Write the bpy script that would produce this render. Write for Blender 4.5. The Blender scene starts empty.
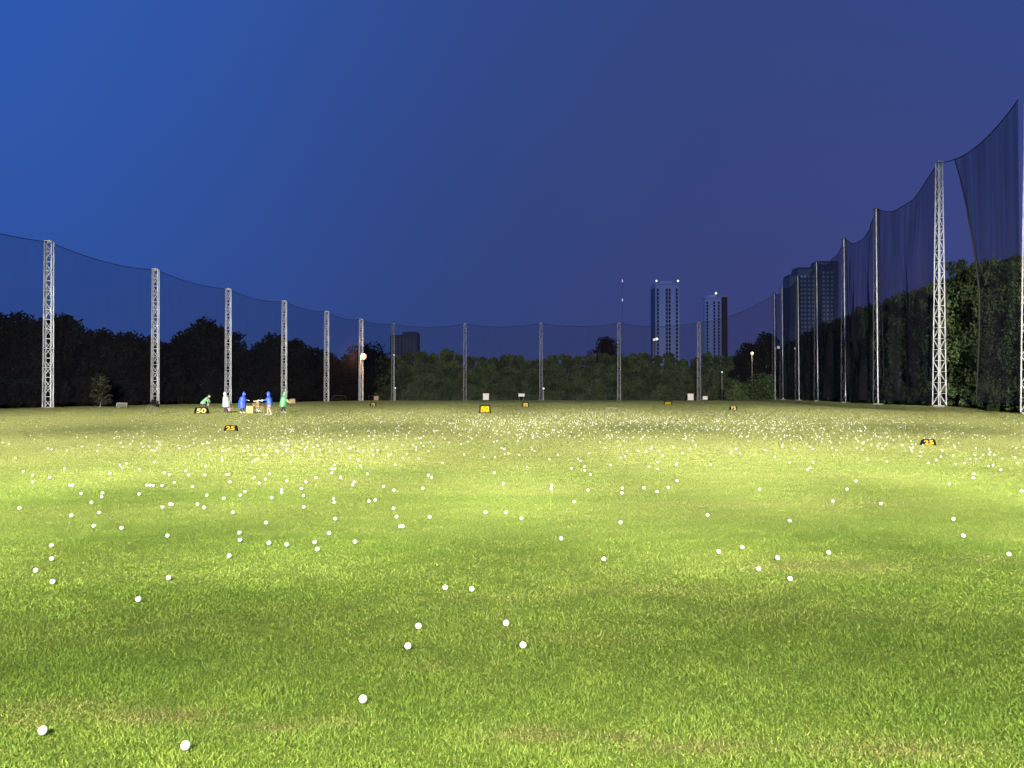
import bpy, math, random
import numpy as np
from mathutils import Vector, Matrix

random.seed(7)
RNG = np.random.default_rng(11)
scene = bpy.context.scene
COL = scene.collection
R = math.radians

# ------------------------------------------------------------------ camera
F = 790.0
CAMZ = 1.65
PITCH = math.atan(10.0 / F)
cam_d = bpy.data.cameras.new("camera")
cam_d.sensor_width = 36.0
cam_d.lens = F / 1024 * 36.0
cam_d.clip_start = 0.05
cam_d.clip_end = 9000
cam = bpy.data.objects.new("camera", cam_d)
cam.location = (0, 0, CAMZ)
cam.rotation_euler = (R(90) + PITCH, 0, 0)
COL.objects.link(cam)
scene.camera = cam


def ray(px, py):
    u = (px - 512) / F
    v = -(py - 384) / F
    return (u, math.cos(PITCH) - v * math.sin(PITCH), math.sin(PITCH) + v * math.cos(PITCH))


def at(px, py, Y):
    d = ray(px, py)
    k = Y / d[1]
    return (d[0] * k, Y, CAMZ + d[2] * k)


def ground_at(px, py, z=0.0):
    d = ray(px, py)
    k = (z - CAMZ) / d[2]
    return (d[0] * k, d[1] * k, z)


def Xat(px, Y):
    return (px - 512) / F * Y


def Zat(py, Y):
    return at(512, py, Y)[2]


# ------------------------------------------------------------------ materials
def new_mat(name):
    m = bpy.data.materials.new(name)
    m.use_nodes = True
    nt = m.node_tree
    b = nt.nodes["Principled BSDF"]
    return m, nt, b


def L(nt, a, b):
    nt.links.new(a, b)


def plain(name, col, rough=0.6, metal=0.0, var=0.25, scale=6.0, bump=0.0, spec=0.4):
    """procedural paint: colour broken up by noise, a little roughness variation"""
    m, nt, b = new_mat(name)
    tc = nt.nodes.new("ShaderNodeTexCoord")
    n = nt.nodes.new("ShaderNodeTexNoise")
    n.inputs["Scale"].default_value = scale
    n.inputs["Detail"].default_value = 5
    L(nt, tc.outputs["Object"], n.inputs["Vector"])
    r = nt.nodes.new("ShaderNodeValToRGB")
    r.color_ramp.elements[0].position = 0.3
    r.color_ramp.elements[1].position = 0.7
    r.color_ramp.elements[0].color = (*[c * (1 - var) for c in col], 1)
    r.color_ramp.elements[1].color = (*[min(1, c * (1 + var * 0.5)) for c in col], 1)
    L(nt, n.outputs["Fac"], r.inputs["Fac"])
    L(nt, r.outputs["Color"], b.inputs["Base Color"])
    b.inputs["Roughness"].default_value = rough
    b.inputs["Metallic"].default_value = metal
    b.inputs["Specular IOR Level"].default_value = spec
    if bump:
        bp = nt.nodes.new("ShaderNodeBump")
        bp.inputs["Strength"].default_value = bump
        L(nt, n.outputs["Fac"], bp.inputs["Height"])
        L(nt, bp.outputs["Normal"], b.inputs["Normal"])
    return m


def emis(name, col, strength):
    m, nt, b = new_mat(name)
    b.inputs["Base Color"].default_value = (*col, 1)
    b.inputs["Emission Color"].default_value = (*col, 1)
    b.inputs["Emission Strength"].default_value = strength
    return m


def leaf_mat(name, c0, c1):
    m, nt, b = new_mat(name)
    a = nt.nodes.new("ShaderNodeAttribute")
    a.attribute_name = "rnd"
    r = nt.nodes.new("ShaderNodeValToRGB")
    r.color_ramp.elements[0].color = (*c0, 1)
    r.color_ramp.elements[1].color = (*c1, 1)
    L(nt, a.outputs["Fac"], r.inputs["Fac"])
    L(nt, r.outputs["Color"], b.inputs["Base Color"])
    b.inputs["Roughness"].default_value = 0.8
    b.inputs["Specular IOR Level"].default_value = 0.05
    return m


def net_mat(name, col, alpha, streak=0.35):
    """knotted netting seen from far away: part thread, part hole"""
    m, nt, b = new_mat(name)
    b.inputs["Base Color"].default_value = (*col, 1)
    b.inputs["Roughness"].default_value = 0.9
    b.inputs["Specular IOR Level"].default_value = 0.1
    tc = nt.nodes.new("ShaderNodeTexCoord")
    mp = nt.nodes.new("ShaderNodeMapping")
    mp.inputs["Scale"].default_value = (1.3, 1.3, 0.06)
    n = nt.nodes.new("ShaderNodeTexNoise")
    n.inputs["Scale"].default_value = 1.0
    n.inputs["Detail"].default_value = 4
    L(nt, tc.outputs["Object"], mp.inputs["Vector"])
    L(nt, mp.outputs["Vector"], n.inputs["Vector"])
    mr = nt.nodes.new("ShaderNodeMapRange")
    mr.inputs["From Min"].default_value = 0.3
    mr.inputs["From Max"].default_value = 0.7
    mr.inputs["To Min"].default_value = alpha * (1 - streak)
    mr.inputs["To Max"].default_value = alpha * (1 + streak)
    L(nt, n.outputs["Fac"], mr.inputs["Value"])
    L(nt, mr.outputs["Result"], b.inputs["Alpha"])
    return m


M = {}
M["white_steel"] = plain("white_steel", (0.66, 0.66, 0.65), 0.5, 0.0, 0.4, 1.5)
M["pale_steel"] = plain("pale_steel", (0.42, 0.42, 0.42), 0.5, 0.0, 0.35, 1.5)
M["grey_steel"] = plain("grey_steel", (0.42, 0.42, 0.40), 0.45, 0.1, 0.3, 1.5)
M["dim_steel"] = plain("dim_steel", (0.26, 0.26, 0.25), 0.5, 0.1, 0.3, 1.5)
M["dark_steel"] = plain("dark_steel", (0.07, 0.07, 0.072), 0.6, 0.1, 0.3, 1.5)
M["concrete"] = plain("concrete", (0.25, 0.24, 0.22), 0.9, 0, 0.3, 5, 0.2)
M["bark"] = plain("bark", (0.10, 0.085, 0.065), 0.95, 0, 0.4, 6, 0.4)
M["pale_bark"] = plain("pale_bark", (0.22, 0.21, 0.19), 0.95, 0, 0.4, 4, 0.3)
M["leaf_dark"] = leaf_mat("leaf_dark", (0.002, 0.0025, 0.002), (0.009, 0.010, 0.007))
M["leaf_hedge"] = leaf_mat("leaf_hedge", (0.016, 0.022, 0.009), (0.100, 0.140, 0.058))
M["leaf_bright"] = leaf_mat("leaf_bright", (0.020, 0.028, 0.014), (0.085, 0.115, 0.042))
M["leaf_right"] = leaf_mat("leaf_right", (0.018, 0.032, 0.014), (0.07, 0.10, 0.04))
M["leaf_olive"] = leaf_mat("leaf_olive", (0.005, 0.006, 0.004), (0.032, 0.032, 0.018))
M["net_left"] = net_mat("net_left", (0.014, 0.014, 0.02), 0.27, 0.08)
M["net_back"] = net_mat("net_back", (0.02, 0.018, 0.024), 0.24, 0.1)
M["net_right"] = net_mat("net_right", (0.014, 0.014, 0.018), 0.52, 0.25)
M["cable"] = plain("cable", (0.010, 0.010, 0.012), 0.8)
M["black_board"] = plain("black_board", (0.006, 0.006, 0.006), 0.9, 0, 0.2, 6.0, 0.0, 0.03)
M["yellow_board"] = plain("yellow_board", (0.22, 0.135, 0.004), 0.85, 0, 0.2, 6.0, 0.0, 0.03)
M["digit_yellow"] = plain("digit_yellow", (0.22, 0.145, 0.008), 0.85, 0, 0.1, 6.0, 0.0, 0.03)
M["digit_gold"] = plain("digit_gold", (0.26, 0.20, 0.012), 0.85, 0, 0.1, 6.0, 0.0, 0.03)
M["board_gold"] = plain("board_gold", (0.16, 0.095, 0.002), 0.85, 0, 0.2, 6.0, 0.0, 0.03)
M["digit_pale"] = plain("digit_pale", (0.26, 0.22, 0.07), 0.85, 0, 0.1, 6.0, 0.0, 0.03)
M["pale_board"] = plain("pale_board", (0.75, 0.70, 0.62), 0.6, 0, 0.2)
M["brown_wood"] = plain("brown_wood", (0.32, 0.2, 0.12), 0.8, 0, 0.3)
M["grey_box"] = plain("grey_box", (0.08, 0.085, 0.08), 0.8, 0, 0.3)
M["crate_yellow"] = plain("crate_yellow", (0.30, 0.21, 0.08), 0.6, 0, 0.25)
M["rubber"] = plain("rubber", (0.02, 0.02, 0.02), 0.9)
M["rust_steel"] = plain("rust_steel", (0.35, 0.22, 0.12), 0.6, 0.3, 0.4)
M["pale_tube"] = plain("pale_tube", (0.7, 0.65, 0.5), 0.5)
M["dark_tube"] = plain("dark_tube", (0.05, 0.05, 0.03), 0.6)
M["skin"] = plain("skin", (0.36, 0.22, 0.16), 0.6, 0, 0.1, 20)
M["hair"] = plain("hair", (0.02, 0.015, 0.012), 0.6)
M["blue_raincoat"] = plain("blue_raincoat", (0.018, 0.052, 0.30), 0.55, 0, 0.25, 8, 0.3)
M["green_raincoat"] = plain("green_raincoat", (0.08, 0.24, 0.10), 0.55, 0, 0.25, 8, 0.3)
M["green_shirt"] = plain("green_shirt", (0.09, 0.20, 0.11), 0.7, 0, 0.25, 8, 0.3)
M["white_raincoat"] = plain("white_raincoat", (0.24, 0.255, 0.25), 0.6, 0, 0.2, 8, 0.3)
M["pink_cloth"] = plain("pink_cloth", (0.34, 0.15, 0.17), 0.7, 0, 0.2, 8)
M["dark_cloth"] = plain("dark_cloth", (0.02, 0.025, 0.03), 0.8)
M["boot_pale"] = plain("boot_pale", (0.28, 0.28, 0.22), 0.5)
M["boot_dark"] = plain("boot_dark", (0.04, 0.03, 0.03), 0.5)
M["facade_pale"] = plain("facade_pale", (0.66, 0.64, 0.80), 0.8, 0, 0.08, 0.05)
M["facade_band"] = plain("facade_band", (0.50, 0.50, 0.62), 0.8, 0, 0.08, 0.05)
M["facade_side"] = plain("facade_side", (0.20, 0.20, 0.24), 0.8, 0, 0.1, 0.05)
M["facade_red"] = plain("facade_red", (0.15, 0.065, 0.06), 0.8, 0, 0.1, 0.05)
M["facade_cream"] = plain("facade_cream", (0.55, 0.48, 0.45), 0.8, 0, 0.1, 0.05)
M["facade_dull"] = plain("facade_dull", (0.10, 0.095, 0.12), 0.9, 0, 0.15, 0.1)
M["facade_grey"] = plain("facade_grey", (0.19, 0.185, 0.22), 0.85, 0, 0.15, 0.08)
M["pane_dark"] = plain("pane_dark", (0.015, 0.018, 0.03), 0.25, 0, 0.3, 0.3)
M["pane_dull"] = plain("pane_dull", (0.125, 0.12, 0.15), 0.6, 0, 0.2, 0.3)
M["pane_pale"] = plain("pane_pale", (0.52, 0.53, 0.56), 0.6, 0, 0.2, 0.3)
M["mast_red"] = plain("mast_red", (0.3, 0.25, 0.25), 0.6)
M["lamp_orange"] = emis("lamp_orange", (1.0, 0.66, 0.36), 3)
M["lamp_white"] = emis("lamp_white", (0.90, 0.93, 1.0), 1.5)
M["halo_glow"] = emis("halo_glow", (1.0, 0.36, 0.18), 0.75)
M["lamp_dim"] = emis("lamp_dim", (0.62, 0.70, 0.85), 0.8)
M["lamp_yellow"] = emis("lamp_yellow", (1.0, 0.82, 0.55), 1.5)
M["path"] = plain("path", (0.30, 0.28, 0.20), 0.95, 0, 0.3, 0.6)


def ball_mat():
    m, nt, b = new_mat("ball_white")
    b.inputs["Base Color"].default_value = (0.80, 0.80, 0.76, 1)
    b.inputs["Roughness"].default_value = 0.35
    tc = nt.nodes.new("ShaderNodeTexCoord")
    v = nt.nodes.new("ShaderNodeTexVoronoi")
    v.inputs["Scale"].default_value = 260
    L(nt, tc.outputs["Object"], v.inputs["Vector"])
    bp = nt.nodes.new("ShaderNodeBump")
    bp.inputs["Strength"].default_value = 0.4
    bp.inputs["Distance"].default_value = 0.0006
    L(nt, v.outputs["Distance"], bp.inputs["Height"])
    L(nt, bp.outputs["Normal"], b.inputs["Normal"])
    return m


M["ball"] = ball_mat()
M["ball_dimmed"] = plain("ball_dimmed", (0.50, 0.50, 0.45), 0.5, 0, 0.3, 0.8)  # lower brightness of the far balls put into the colour


def math_node(nt, op, a, b=None, clamp=False):
    n = nt.nodes.new("ShaderNodeMath")
    n.operation = op
    n.use_clamp = clamp
    for i, v in enumerate((a, b)):
        if v is None:
            continue
        if isinstance(v, (int, float)):
            n.inputs[i].default_value = v
        else:
            L(nt, v, n.inputs[i])
    return n.outputs[0]


def mixc(nt, fac, a, b):
    n = nt.nodes.new("ShaderNodeMix")
    n.data_type = "RGBA"
    if isinstance(fac, (int, float)):
        n.inputs["Factor"].default_value = fac
    else:
        L(nt, fac, n.inputs["Factor"])
    for k, v in (("A", a), ("B", b)):
        s = [i for i in n.inputs if i.name == k and i.type == "RGBA"][0]
        if isinstance(v, tuple):
            s.default_value = (*v, 1)
        else:
            L(nt, v, s)
    return [o for o in n.outputs if o.type == "RGBA"][0]


def noise(nt, vec, scale, stretch=(1, 1, 1), detail=4, lo=0.35, hi=0.65, rough=0.55):
    mp = nt.nodes.new("ShaderNodeMapping")
    mp.inputs["Scale"].default_value = stretch
    L(nt, vec, mp.inputs["Vector"])
    n = nt.nodes.new("ShaderNodeTexNoise")
    n.inputs["Scale"].default_value = scale
    n.inputs["Detail"].default_value = detail
    n.inputs["Roughness"].default_value = rough
    L(nt, mp.outputs["Vector"], n.inputs["Vector"])
    mr = nt.nodes.new("ShaderNodeMapRange")
    mr.inputs["From Min"].default_value = lo
    mr.inputs["From Max"].default_value = hi
    L(nt, n.outputs["Fac"], mr.inputs["Value"])
    return mr.outputs["Result"]


def turf_colour(nt):
    """living turf: species patches, streaks that run across the range, dry patches"""
    g = nt.nodes.new("ShaderNodeNewGeometry")
    pos = g.outputs["Position"]
    patch = noise(nt, pos, 0.35, (0.45, 1, 1), 5)
    streak = noise(nt, pos, 0.5, (0.12, 1.3, 1), 4)
    fine = noise(nt, pos, 3.0, (1, 1, 1), 5)
    dry = noise(nt, pos, 0.12, (0.4, 1, 1), 6, 0.52, 0.75)
    c = mixc(nt, patch, (0.115, 0.195, 0.020), (0.180, 0.250, 0.033))
    c = mixc(nt, math_node(nt, "MULTIPLY", streak, 0.5), c, (0.19, 0.25, 0.045))
    c = mixc(nt, math_node(nt, "MULTIPLY", fine, 0.35), c, (0.075, 0.15, 0.02))
    c = mixc(nt, math_node(nt, "MULTIPLY", dry, 0.55), c, (0.27, 0.24, 0.085))
    green_streak = noise(nt, pos, 0.42, (0.10, 0.9, 1), 3, 0.5, 0.62)
    # (the darker green streaks fade out with distance)
    # the turf colour turns yellower and paler with distance
    sp = nt.nodes.new("ShaderNodeSeparateXYZ")
    L(nt, pos, sp.inputs[0])
    far_ = nt.nodes.new("ShaderNodeMapRange")
    far_.interpolation_type = "SMOOTHSTEP"
    far_.inputs["From Min"].default_value = 4.0
    far_.inputs["From Max"].default_value = 34.0
    far_.inputs["To Max"].default_value = 0.82
    L(nt, math_node(nt, "ADD", sp.outputs["Y"], math_node(nt, "MULTIPLY", patch, 4.0)), far_.inputs["Value"])
    near_ = math_node(nt, "SUBTRACT", 1.0, math_node(nt, "MULTIPLY", far_.outputs["Result"], 1.2), True)
    c = mixc(nt, math_node(nt, "MULTIPLY", math_node(nt, "MULTIPLY", green_streak, 0.5), near_), c, (0.085, 0.165, 0.016))
    c = mixc(nt, far_.outputs["Result"], c, (0.262, 0.262, 0.090))
    return c, pos


def ground_mat():
    m, nt, b = new_mat("turf")
    c, pos = turf_colour(nt)
    micro = noise(nt, pos, 22.0, (1, 1, 1), 6, 0.3, 0.7, 0.75)
    c = mixc(nt, math_node(nt, "MULTIPLY", math_node(nt, "SUBTRACT", 1.0, micro), 0.35), c, (0.07, 0.085, 0.025))
    # thatch and soil between the blades
    c = mixc(nt, 0.15, c, (0.05, 0.045, 0.02))
    L(nt, c, b.inputs["Base Color"])
    b.inputs["Roughness"].default_value = 0.95
    b.inputs["Specular IOR Level"].default_value = 0.05
    bp = nt.nodes.new("ShaderNodeBump")
    bp.inputs["Strength"].default_value = 1.0
    bp.inputs["Distance"].default_value = 0.05
    L(nt, micro, bp.inputs["Height"])
    L(nt, bp.outputs["Normal"], b.inputs["Normal"])
    return m


def blade_mat():
    m, nt, b = new_mat("grass_blade")
    c, pos = turf_colour(nt)
    a = nt.nodes.new("ShaderNodeAttribute")
    a.attribute_name = "rnd"
    d = nt.nodes.new("ShaderNodeAttribute")
    d.attribute_name = "dry"
    r = nt.nodes.new("ShaderNodeValToRGB")
    e = r.color_ramp.elements
    e[0].color = (0.35, 0.40, 0.32, 1)
    e[1].color = (1.8, 1.6, 1.9, 1)
    e[1].position = 1.0
    mid = e.new(0.5)
    mid.color = (1, 1, 1, 1)
    L(nt, a.outputs["Fac"], r.inputs["Fac"])
    mu = nt.nodes.new("ShaderNodeMix")
    mu.data_type = "RGBA"
    mu.blend_type = "MULTIPLY"
    mu.inputs["Factor"].default_value = 1.0
    s = [i for i in mu.inputs if i.type == "RGBA"]
    c = mixc(nt, math_node(nt, "MULTIPLY", d.outputs["Fac"], 0.85, True), c, (0.31, 0.235, 0.105))
    c = mixc(nt, math_node(nt, "SUBTRACT", d.outputs["Fac"], 1.0, True), c, (0.10, 0.055, 0.03))
    L(nt, c, s[0])
    L(nt, r.outputs["Color"], s[1])
    col = [o for o in mu.outputs if o.type == "RGBA"][0]
    L(nt, col, b.inputs["Base Color"])
    b.inputs["Roughness"].default_value = 0.65
    b.inputs["Specular IOR Level"].default_value = 0.15
    tr = nt.nodes.new("ShaderNodeBsdfTranslucent")
    L(nt, col, tr.inputs["Color"])
    mx = nt.nodes.new("ShaderNodeMixShader")
    mx.inputs[0].default_value = 0.35
    L(nt, b.outputs[0], mx.inputs[1])
    L(nt, tr.outputs[0], mx.inputs[2])
    L(nt, mx.outputs[0], nt.nodes["Material Output"].inputs["Surface"])
    return m


M["turf"] = ground_mat()
M["blade"] = blade_mat()

# ------------------------------------------------------------------ mesh helpers
class MB:
    def __init__(self):
        self.v, self.f = [], []

    def add(self, vs, fs):
        o = len(self.v)
        self.v.extend([tuple(p) for p in vs])
        self.f.extend([tuple(i + o for i in f) for f in fs])
        return self

    def box(self, c, s, rz=0.0, rx=0.0):
        m = Matrix.Rotation(rz, 3, "Z") @ Matrix.Rotation(rx, 3, "X")
        vs = [Vector(c) + m @ Vector((x * s[0] / 2, y * s[1] / 2, z * s[2] / 2))
              for x in (-1, 1) for y in (-1, 1) for z in (-1, 1)]
        fs = [(0, 1, 3, 2), (4, 6, 7, 5), (0, 4, 5, 1), (2, 3, 7, 6), (0, 2, 6, 4), (1, 5, 7, 3)]
        return self.add(vs, fs)

    def bar(self, a, b, r0, r1=None, n=6):
        r1 = r0 if r1 is None else r1
        a, b = Vector(a), Vector(b)
        d = (b - a).normalized()
        u = d.orthogonal().normalized()
        w = d.cross(u)
        vs = []
        for p, r in ((a, r0), (b, r1)):
            for k in range(n):
                t = 2 * math.pi * k / n
                vs.append(p + u * math.cos(t) * r + w * math.sin(t) * r)
        fs = [(k, (k + 1) % n, n + (k + 1) % n, n + k) for k in range(n)]
        fs += [tuple(range(n))[::-1], tuple(range(n, 2 * n))]
        return self.add(vs, fs)

    def tube(self, pts, rad, n=6):
        """swept tube through points; rad is a number or one per point"""
        pts = [Vector(p) for p in pts]
        if isinstance(rad, (int, float)):
            rad = [rad] * len(pts)
        vs, fs = [], []
        u = None
        for i, p in enumerate(pts):
            d = (pts[min(i + 1, len(pts) - 1)] - pts[max(i - 1, 0)]).normalized()
            if u is None:
                u = d.orthogonal().normalized()
            u = (u - d * u.dot(d)).normalized()
            w = d.cross(u)
            for k in range(n):
                t = 2 * math.pi * k / n
                vs.append(p + (u * math.cos(t) + w * math.sin(t)) * rad[i])
        for i in range(len(pts) - 1):
            for k in range(n):
                a, b = i * n + k, i * n + (k + 1) % n
                fs.append((a, b, b + n, a + n))
        fs += [tuple(range(n))[::-1], tuple(range((len(pts) - 1) * n, len(pts) * n))]
        return self.add(vs, fs)

    def loft(self, rings, n=20, cap0=False, cap1=True, wob=0.0, seed=0):
        """rings: (cx, cy, cz, rx, ry)"""
        vs, fs = [], []
        for i, (cx, cy, cz, rx, ry) in enumerate(rings):
            for k in range(n):
                t = 2 * math.pi * k / n
                w = 1 + wob * (1 - i / max(1, len(rings) - 1)) * math.sin(t * 6 + seed + i * 0.4)
                vs.append((cx + math.cos(t) * rx * w, cy + math.sin(t) * ry * w, cz))
        for i in range(len(rings) - 1):
            for k in range(n):
                a, b = i * n + k, i * n + (k + 1) % n
                fs.append((a, b, b + n, a + n))
        if cap0:
            fs.append(tuple(range(n))[::-1])
        if cap1:
            fs.append(tuple(range((len(rings) - 1) * n, len(rings) * n)))
        return self.add(vs, fs)

    def ball(self, c, r, sc=(1, 1, 1), nu=12, nv=8):
        vs = [(c[0], c[1], c[2] - r * sc[2])]
        for j in range(1, nv):
            p = math.pi * j / nv
            for i in range(nu):
                t = 2 * math.pi * i / nu
                vs.append((c[0] + r * sc[0] * math.sin(p) * math.cos(t), c[1] + r * sc[1] * math.sin(p) * math.sin(t), c[2] - r * sc[2] * math.cos(p)))
        vs.append((c[0], c[1], c[2] + r * sc[2]))
        fs = [(0, 1 + (i + 1) % nu, 1 + i) for i in range(nu)]
        for j in range(nv - 2):
            for i in range(nu):
                a, b = 1 + j * nu + i, 1 + j * nu + (i + 1) % nu
                fs.append((a, b, b + nu, a + nu))
        e = len(vs) - 1
        o = 1 + (nv - 2) * nu
        fs += [(e, o + i, o + (i + 1) % nu) for i in range(nu)]
        return self.add(vs, fs)

    def mesh(self, name, mat, smooth=False):
        me = bpy.data.meshes.new(name)
        me.from_pydata(self.v, [], self.f)
        me.materials.append(mat)
        if smooth:
            me.polygons.foreach_set("use_smooth", [True] * len(me.polygons))
        me.update()
        return me

    def build(self, name, mat, parent=None, smooth=False):
        return link(name, self.mesh(name, mat, smooth), parent)


def link(name, data, parent=None, loc=(0, 0, 0)):
    o = bpy.data.objects.new(name, data)
    o.location = loc
    COL.objects.link(o)
    if parent is not None:
        o.parent = parent
    return o


def tag(o, label=None, cat=None, group=None, kind=None):
    if label:
        o["label"] = label
    if cat:
        o["category"] = cat
    if group:
        o["group"] = group
    if kind:
        o["kind"] = kind
    return o


def thing(name, label, cat, loc=(0, 0, 0), rz=0.0, group=None):
    o = link(name, None, None, loc)
    o.rotation_euler = (0, 0, rz)
    o.empty_display_size = 0.3
    return tag(o, label, cat, group)


def dup(root, loc, rz=0.0, label=None, scale=None):
    r = root.copy()
    COL.objects.link(r)
    r.location = loc
    r.rotation_euler = (0, 0, rz)
    if scale:
        r.scale = scale
    if label:
        r["label"] = label
    for ch in list(root.children):
        c = ch.copy()
        COL.objects.link(c)
        c.parent = r
        for g in ch.children:
            d = g.copy()
            COL.objects.link(d)
            d.parent = c
    return r


def np_mesh(name, verts, nper, mat, attrs=None):
    """verts (N*nper,3) - every nper vertices one polygon; attrs: name -> per polygon value"""
    me = bpy.data.meshes.new(name)
    nv = len(verts)
    nf = nv // nper
    me.vertices.add(nv)
    me.vertices.foreach_set("co", verts.astype(np.float32).ravel())
    me.loops.add(nv)
    me.loops.foreach_set("vertex_index", np.arange(nv, dtype=np.int32))
    me.polygons.add(nf)
    me.polygons.foreach_set("loop_start", np.arange(0, nv, nper, dtype=np.int32))
    me.polygons.foreach_set("loop_total", np.full(nf, nper, dtype=np.int32))
    for k, a in (attrs or {}).items():
        at_ = me.attributes.new(k, "FLOAT", "FACE")
        at_.data.foreach_set("value", a.astype(np.float32))
    me.materials.append(mat)
    me.update()
    return me


def sstep(a, b, x):
    t = np.clip((x - a) / (b - a), 0, 1)
    return t * t * (3 - 2 * t)


# ------------------------------------------------------------------ mast lines
LEFT = [(-57.5, 72.0)] + [(Xat(px, Y), Y) for px, Y in ((48, 93), (155, 114), (228, 135), (284, 153), (326.5, 172), (361, 190))]
HL = 19.6
BACK = [(Xat(px, Y), Y) for px, Y in ((393, 206), (465, 206), (541, 205), (619, 204), (699, 203))]
HB = 20.0
RIGHT = [(40.8, 63.4), (43.6, 80.6), (46.9, 101.0), (50.7, 120.0), (55.0, 142.0), (57.4, 158.0), (60.0, 175.0), (61.6, 185.0)]
HR = 25.0
RX = np.array([-1e4] + [p[1] for p in RIGHT] + [1e4])
RV = np.array([RIGHT[0][0]] + [p[0] for p in RIGHT] + [RIGHT[-1][0] + 2])


def netx_right(Y):
    return np.interp(Y, [p[1] for p in RIGHT], [p[0] for p in RIGHT])


def netx_left(Y):
    return np.interp(Y, [p[1] for p in LEFT], [p[0] for p in LEFT])


def gz(x, y):
    """ground height"""
    x = np.asarray(x, float)
    y = np.asarray(y, float)
    nr = np.interp(y, [p[1] for p in RIGHT], [p[0] for p in RIGHT])
    berm = 0.34 * sstep(-5, -1.0, x - nr) * sstep(68, 80, y) * (1 - sstep(400, 600, y))
    und = 0.04 * np.sin(x * 0.09 + 1) * np.sin(y * 0.07) * sstep(12, 40, np.hypot(x, y))
    return berm + und


def G(x, y):
    return float(gz(x, y))


# ------------------------------------------------------------------ ground sheet
def build_ground():
    def graded(lo, hi, fine_lo, fine_hi, step, grow=1.25):
        a = list(np.arange(fine_lo, fine_hi + 1e-6, step))
        s = step
        while a[-1] < hi:
            s *= grow
            a.append(a[-1] + s)
        s = step
        while a[0] > lo:
            s *= grow
            a.insert(0, a[0] - s)
        return np.array(a)
    xs = graded(-6000, 6000, -70, 75, 1.5)
    ys = graded(-400, 8000, -10, 230, 2.0)
    X, Y = np.meshgrid(xs, ys, indexing="ij")
    Z = gz(X, Y)
    v = np.stack([X, Y, Z], -1).reshape(-1, 3)
    nx, ny = len(xs), len(ys)
    i, j = np.meshgrid(np.arange(nx - 1), np.arange(ny - 1), indexing="ij")
    a = (i * ny + j).ravel()
    f = np.stack([a, a + ny, a + ny + 1, a + 1], -1)
    me = bpy.data.meshes.new("ground")
    me.from_pydata(v.tolist(), [], f.tolist())
    me.polygons.foreach_set("use_smooth", [True] * len(me.polygons))
    me.materials.append(M["turf"])
    me.update()
    o = link("ground", me)
    tag(o, kind="structure")


build_ground()
# pale service path along the far edge
pm = MB()
n = 60
for k in range(n):
    x0, x1 = -45 + 110 * k / n, -45 + 110 * (k + 1) / n
    y0, y1 = 200.3 + 0.5 * math.sin(x0 * .2), 200.3 + 0.5 * math.sin(x1 * .2)
    pm.add([(x0, y0, G(x0, y0) + .012), (x1, y1, G(x1, y1) + .012), (x1, y1 + 4.2, G(x1, y1) + .012), (x0, y0 + 4.2, G(x0, y0) + .012)], [(0, 1, 2, 3)])
tag(pm.build("path", M["path"]), kind="structure")

# ------------------------------------------------------------------ golf balls (positions first: blades leave them clear)
def crop(ox, oy, s, pts):
    return [(ox + x / s, oy + y / s) for x, y in pts]


near = [(43, 730.5), (185.5, 745.5), (363, 699), (408, 646), (418.5, 626), (506, 623), (523, 645)]
c1 = crop(0, 430, 4, [(554, 677), (211, 607), (675, 591), (144, 561), (207, 515), (917, 503), (206, 461), (960, 440), (958, 411), (670, 423), (487, 392), (375, 384),
    (286, 342), (396, 331), (932, 330), (78, 312), (817, 310), (650, 308), (790, 297), (680, 296), (688, 298), (366, 290), (407, 268), (827, 261), (557, 256), (896, 273), (962, 261), (410, 252), (325, 254), (980, 247),
    (588, 221), (601, 221), (613, 222), (648, 223), (280, 221), (291, 221), (697, 210), (769, 226), (920, 208), (131, 208), (905, 179), (915, 178), (1017, 190), (823, 145), (743, 164), (755, 180), (677, 180), (658, 170), (618, 129), (480, 142), (489, 152), (557, 157), (440, 174), (257, 155), (891, 122), (888, 111), (1008, 128), (1018, 122), (820, 180), (93, 166), (131, 181), (200, 190)])
c2 = crop(256, 430, 4, [(863, 636), (757, 630), (246, 477), (235, 449), (396, 447), (123, 458), (52, 452), (293, 413), (40, 371), (577, 386), (587, 386), (317, 355), (562, 347), (695, 348), (918, 330), (1000, 329), (191, 308), (550, 314), (313, 289), (310, 275), (452, 285), (477, 280), (63, 271), (103, 240), (103, 250), (123, 204), (190, 263), (181, 235), (200, 208), (240, 192), (338, 191), (393, 208), (387, 220), (446, 176), (510, 226), (551, 241), (667, 233), (313, 140), (303, 156), (315, 156), (303, 172), (418, 144), (138, 128), (54, 176), (13, 212), (38, 197), (689, 181), (701, 190), (953, 172), (990, 214), (746, 133), (8, 118), (557, 139), (604, 97), (641, 70), (641, 80), (670, 65), (690, 85), (956, 110), (996, 97), (1010, 95), (375, 112), (231, 70)])
c3 = crop(512, 430, 4, [(985, 556), (367, 516), (827, 487), (920, 469), (196, 434), (434, 370), (38, 354), (782, 340), (249, 287), (304, 241), (159, 221), (157, 235), (441, 233), (439, 252), (527, 232), (580, 247), (625, 230), (990, 237), (313, 179), (290, 147), (291, 162), (264, 116), (275, 125), (238, 154), (583, 157), (582, 130), (657, 140), (660, 134), (394, 141), (588, 85), (602, 104), (60, 149), (28, 101), (90, 86), (150, 118), (874, 95), (660, 203), (435, 112), (452, 106)])
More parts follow.
